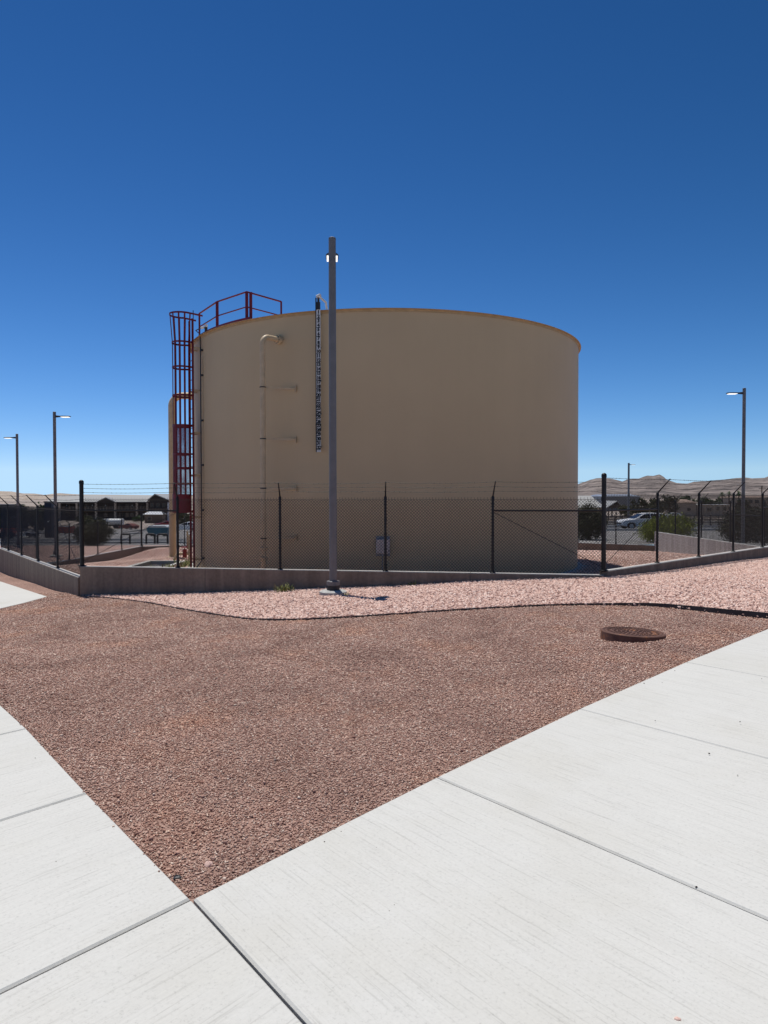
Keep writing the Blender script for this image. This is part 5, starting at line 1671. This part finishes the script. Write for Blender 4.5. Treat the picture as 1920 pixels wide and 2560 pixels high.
# ------------------------------------------------------------------ trees in the distance
def tree(px, Y, py_base, py_top, wpx, mat, label, n=1500, group='trees beyond the site'):
    b = P_(px, py_base, Y); zt_ = P_(px, py_top, Y).z
    g = min(H(b.x, Y), b.z)
    hgt = zt_ - g
    rx = wpx / 2 * Y / F_PX
    rz = hgt * 0.42
    shrub('tree', (b.x, Y, g), (rx, rx, rz), n, 0.16 + 0.0009 * Y, mat, label, 'tree', group, stems=6, trunk_h=hgt - 2 * rz)
for a in ((8, 118, 1340, 1268, 44, 'leaf_olive', 'dusty tree in front of the dark shed at far left'), (48, 112, 1338, 1262, 60, 'leaf_dark', 'wide dark tree between the two left light poles'),
          (88, 108, 1338, 1264, 58, 'leaf_olive', 'olive tree left of the navy tower'), (108, 120, 1330, 1258, 40, 'leaf_mid', 'green tree touching the navy tower'),
          (214, 170, 1316, 1290, 40, 'leaf_olive', 'low olive tree below the lodge balcony'), (345, 200, 1306, 1290, 24, 'leaf_mid', 'small green tree before the lodge column'),
          (462, 150, 1312, 1280, 40, 'leaf_olive', 'olive tree showing between pipe and ladder'),
          (1565, 178, 1290, 1262, 34, 'leaf_olive', 'small tree right of the gabled shelter'), (1602, 168, 1292, 1244, 56, 'leaf_dark', 'broad dark tree right of the thin distant pole'),
          (1638, 190, 1288, 1250, 44, 'leaf_dark', 'dark tree behind the front fence post'), (1676, 210, 1284, 1238, 46, 'leaf_dark', 'tall dark tree left of the brown roofed house'),
          (1714, 262, 1280, 1240, 40, 'leaf_mid', 'green tree behind the brown hipped roof'), (1762, 240, 1280, 1246, 44, 'leaf_mid', 'green tree behind the beige annex'), (1790, 244, 1280, 1244, 40, 'leaf_mid', 'rounded green tree before the palms'),
          (1857, 232, 1290, 1250, 30, 'leaf_dark', 'dark tree in front of the apartments')):
    tree(*a)
def palm(px, Y, py_base, py_top, label):
    b = P_(px, py_base, Y); zt_ = P_(px, py_top, Y).z; g = H(b.x, Y)
    r_ = thing('palm_tree', (b.x, Y, g), label, 'palm tree', 'palms by the apartments')
    mb = MB(); mb.tube([(b.x, Y, g - 0.3), (b.x + 0.1, Y, (g + zt_) / 2), (b.x, Y, zt_ - 0.9)], [0.28, 0.2, 0.17], 8); mb.build('trunk', M['bark'], r_, smooth=True)
    mb = MB(); c_ = Vector((b.x, Y, zt_ - 0.9))
    for k in range(46):
        a, e = random.uniform(0, 6.283), random.uniform(-0.7, 1.3)
        d = Vector((math.cos(a) * math.cos(e), math.sin(a) * math.cos(e), math.sin(e)))
        s_ = d.cross(Vector((0, 0, 1))).normalized() * 0.13
        m_ = c_ + d * 0.9; t_ = c_ + d * 1.5 - Vector((0, 0, 0.35))
        mb.add([c_ - s_ * .4, c_ + s_ * .4, m_ + s_, m_ - s_, t_], [(0, 1, 2, 3), (3, 2, 4)])
    mb.build('crown', M['leaf_mid'], r_, fixn=False)
palm(1822, 236, 1290, 1228, 'palm left of the right light pole'); palm(1846, 236, 1290, 1227, 'palm nearer the right light pole'); palm(1805, 250, 1288, 1230, 'broad palm behind the green trees')

# ------------------------------------------------------------------ mountains
def ridge(knots, k0, k1, Yr, Y0, mat, seed, nx=220, rough=0.1):
    kx = np.array([p[0] for p in knots]); ky = np.array([p[1] for p in knots])
    rg = np.random.default_rng(seed)
    cols_ = np.linspace(k0, k1, nx); T = np.linspace(0, 1.25, 40)
    ph = [(rg.uniform(0, 6.28), rg.uniform(0, 6.28), rg.uniform(0.6, 1.4), rg.uniform(0.6, 1.4)) for _ in range(26)]
    V = []
    for t in T:
        Y = Y0 + (Yr - Y0) * t
        for px in cols_:
            kk_ = (px - 960) / F_PX
            zr3 = (1242 - np.interp(px, kx, ky)) / F_PX * Yr
            prof = t ** 1.7 if t <= 1 else max(0, 1 - (t - 1) * 2.5)
            X = kk_ * Y
            nz_ = 0
            for i, (a, b, c_, d) in enumerate(ph):
                w = 0.0016 * 1.22 ** i
                nz_ += math.sin(X * w * c_ + a + 1.3 * math.sin(Y * w * 0.7 + b)) * math.sin(Y * w * d + b) / 1.22 ** i
            g = float(np.interp(Y, [400, 1000, 3000, 9000], [-8, -7, 0, 20]))
            z = CAMZ + g - 2.5 + (zr3 - g) * prof + nz_ * rough * abs(zr3) * min(t, 1) * (0.25 if 0.93 < t < 1.05 else 1.0)
            V.append((X, Y, z))
    Fc = [(i * nx + j, i * nx + j + 1, (i + 1) * nx + j + 1, (i + 1) * nx + j) for i in range(len(T) - 1) for j in range(nx - 1)]
    ob = np_mesh('hills', np.array(V), np.array(Fc), 4, mat, True)
    return tag(ob, kind='structure')
ridge([(900, 1222), (1300, 1224), (1400, 1222), (1437, 1215.6), (1460, 1208), (1475, 1202), (1490, 1198), (1505, 1197), (1526, 1200.5), (1556, 1208.4), (1573, 1203.5), (1596, 1203.6), (1618, 1198), (1632, 1199), (1648, 1195.5), (1658, 1199), (1665, 1203.5), (1691, 1209.6), (1718, 1210.4), (1735, 1206), (1754, 1203), (1780, 1200), (1801, 1198), (1822, 1195), (1840, 1191), (1864, 1189.5), (1880, 1192), (1895, 1191.6), (1911, 1190.8), (1920, 1187), (1990, 1176), (2100, 1170), (2400, 1190)], 900, 2400, 3600, 900, M['hill'], 3, nx=700, rough=0.22)
ridge([(-600, 1218), (-100, 1224), (0, 1225), (30, 1226), (57, 1231), (87, 1231.5), (112, 1235), (130, 1232.5), (150, 1230.6), (180, 1233), (211, 1234.3), (300, 1235), (380, 1236), (480, 1236), (900, 1236)], -600, 900, 4200, 700, M['hill_far'], 8, nx=420, rough=0.05)

# ------------------------------------------------------------------ pebbles on the walks
pm = stone_mat('dark_pebble', [(0.05, 0.045, 0.04), (0.10, 0.085, 0.075), (0.16, 0.12, 0.10)])
def pebble(px, py, s, mat, label, group=None, z=-1.575):
    p = atz(px, py, z)
    g = H(p.x, p.y) + LIFT
    mb = MB()
    vs, n = [], 8
    rr = [random.uniform(0.75, 1.2) for _ in range(n)]
    for (f, h) in ((0.75, 0.0), (1.0, 0.35), (0.7, 0.8)):
        for k in range(n):
            a = 6.283 * k / n
            vs.append((p.x + math.cos(a) * s * f * rr[k], p.y + math.sin(a) * s * f * rr[k] * 0.75, g + h * s))
    vs.append((p.x, p.y, g + s * 0.95))
    fs = [(i * n + k, i * n + (k + 1) % n, (i + 1) * n + (k + 1) % n, (i + 1) * n + k) for i in range(2) for k in range(n)] + [(2 * n + k, 2 * n + (k + 1) % n, 3 * n) for k in range(n)]
    mb.add(vs, fs)
    tag(mb.build('pebble', mat), label, 'pebble', group)
for px, py, s in ((986, 2261, 6), (973, 2276, 6), (811, 2103, 9), (853, 2077, 7), (1226, 1895, 7), (997, 2182, 5), (941, 2117, 5), (1610, 1725, 11), (1687, 1698, 9), (1638, 1815, 8), (1850, 1825, 11), (1773, 1897, 14), (1844, 1950, 8), (1741, 2217, 11), (1655, 1725, 7), (1404, 2283, 5), (1561, 2300, 6), (1904, 1727, 9), (140, 2153, 5), (88, 1895, 6)):
    pebble(px, py, s * 0.001 * 0.5, pm, 'tiny dark pebble lying on the pale concrete walk', 'dark pebbles on the walk')
pebble(1694, 2549, 0.013, M['stone_pink'], 'pink pebble on the walk at the bottom right')
def on_gravel(px, py, s, mat, label, z=-1.6):
    p = atz(px, py, z); g = H(p.x, p.y)
    mb = MB(); mb.lathe([(s * .6, -s * .3), (s, 0.1 * s), (s * .8, s * .5), (s * .25, s * .75), (0.001, s * .78)], (p.x, p.y, g), 7)
    mb.v = [(v[0] + random.gauss(0, s * .12), v[1] + random.gauss(0, s * .12), v[2] + random.gauss(0, s * .1)) for v in mb.v]
    tag(mb.build('rock', mat), label, 'rock')
on_gravel(521, 2163, 0.02, M['stone_pink'], 'pale pink rock on red gravel near the walk corner', -1.6)
on_gravel(443, 2197, 0.02, M['darksteel'], 'black lump of asphalt by the left walk edge')
on_gravel(728, 2129, 0.016, M['darksteel'], 'dark lump in the gravel along the right walk edge')
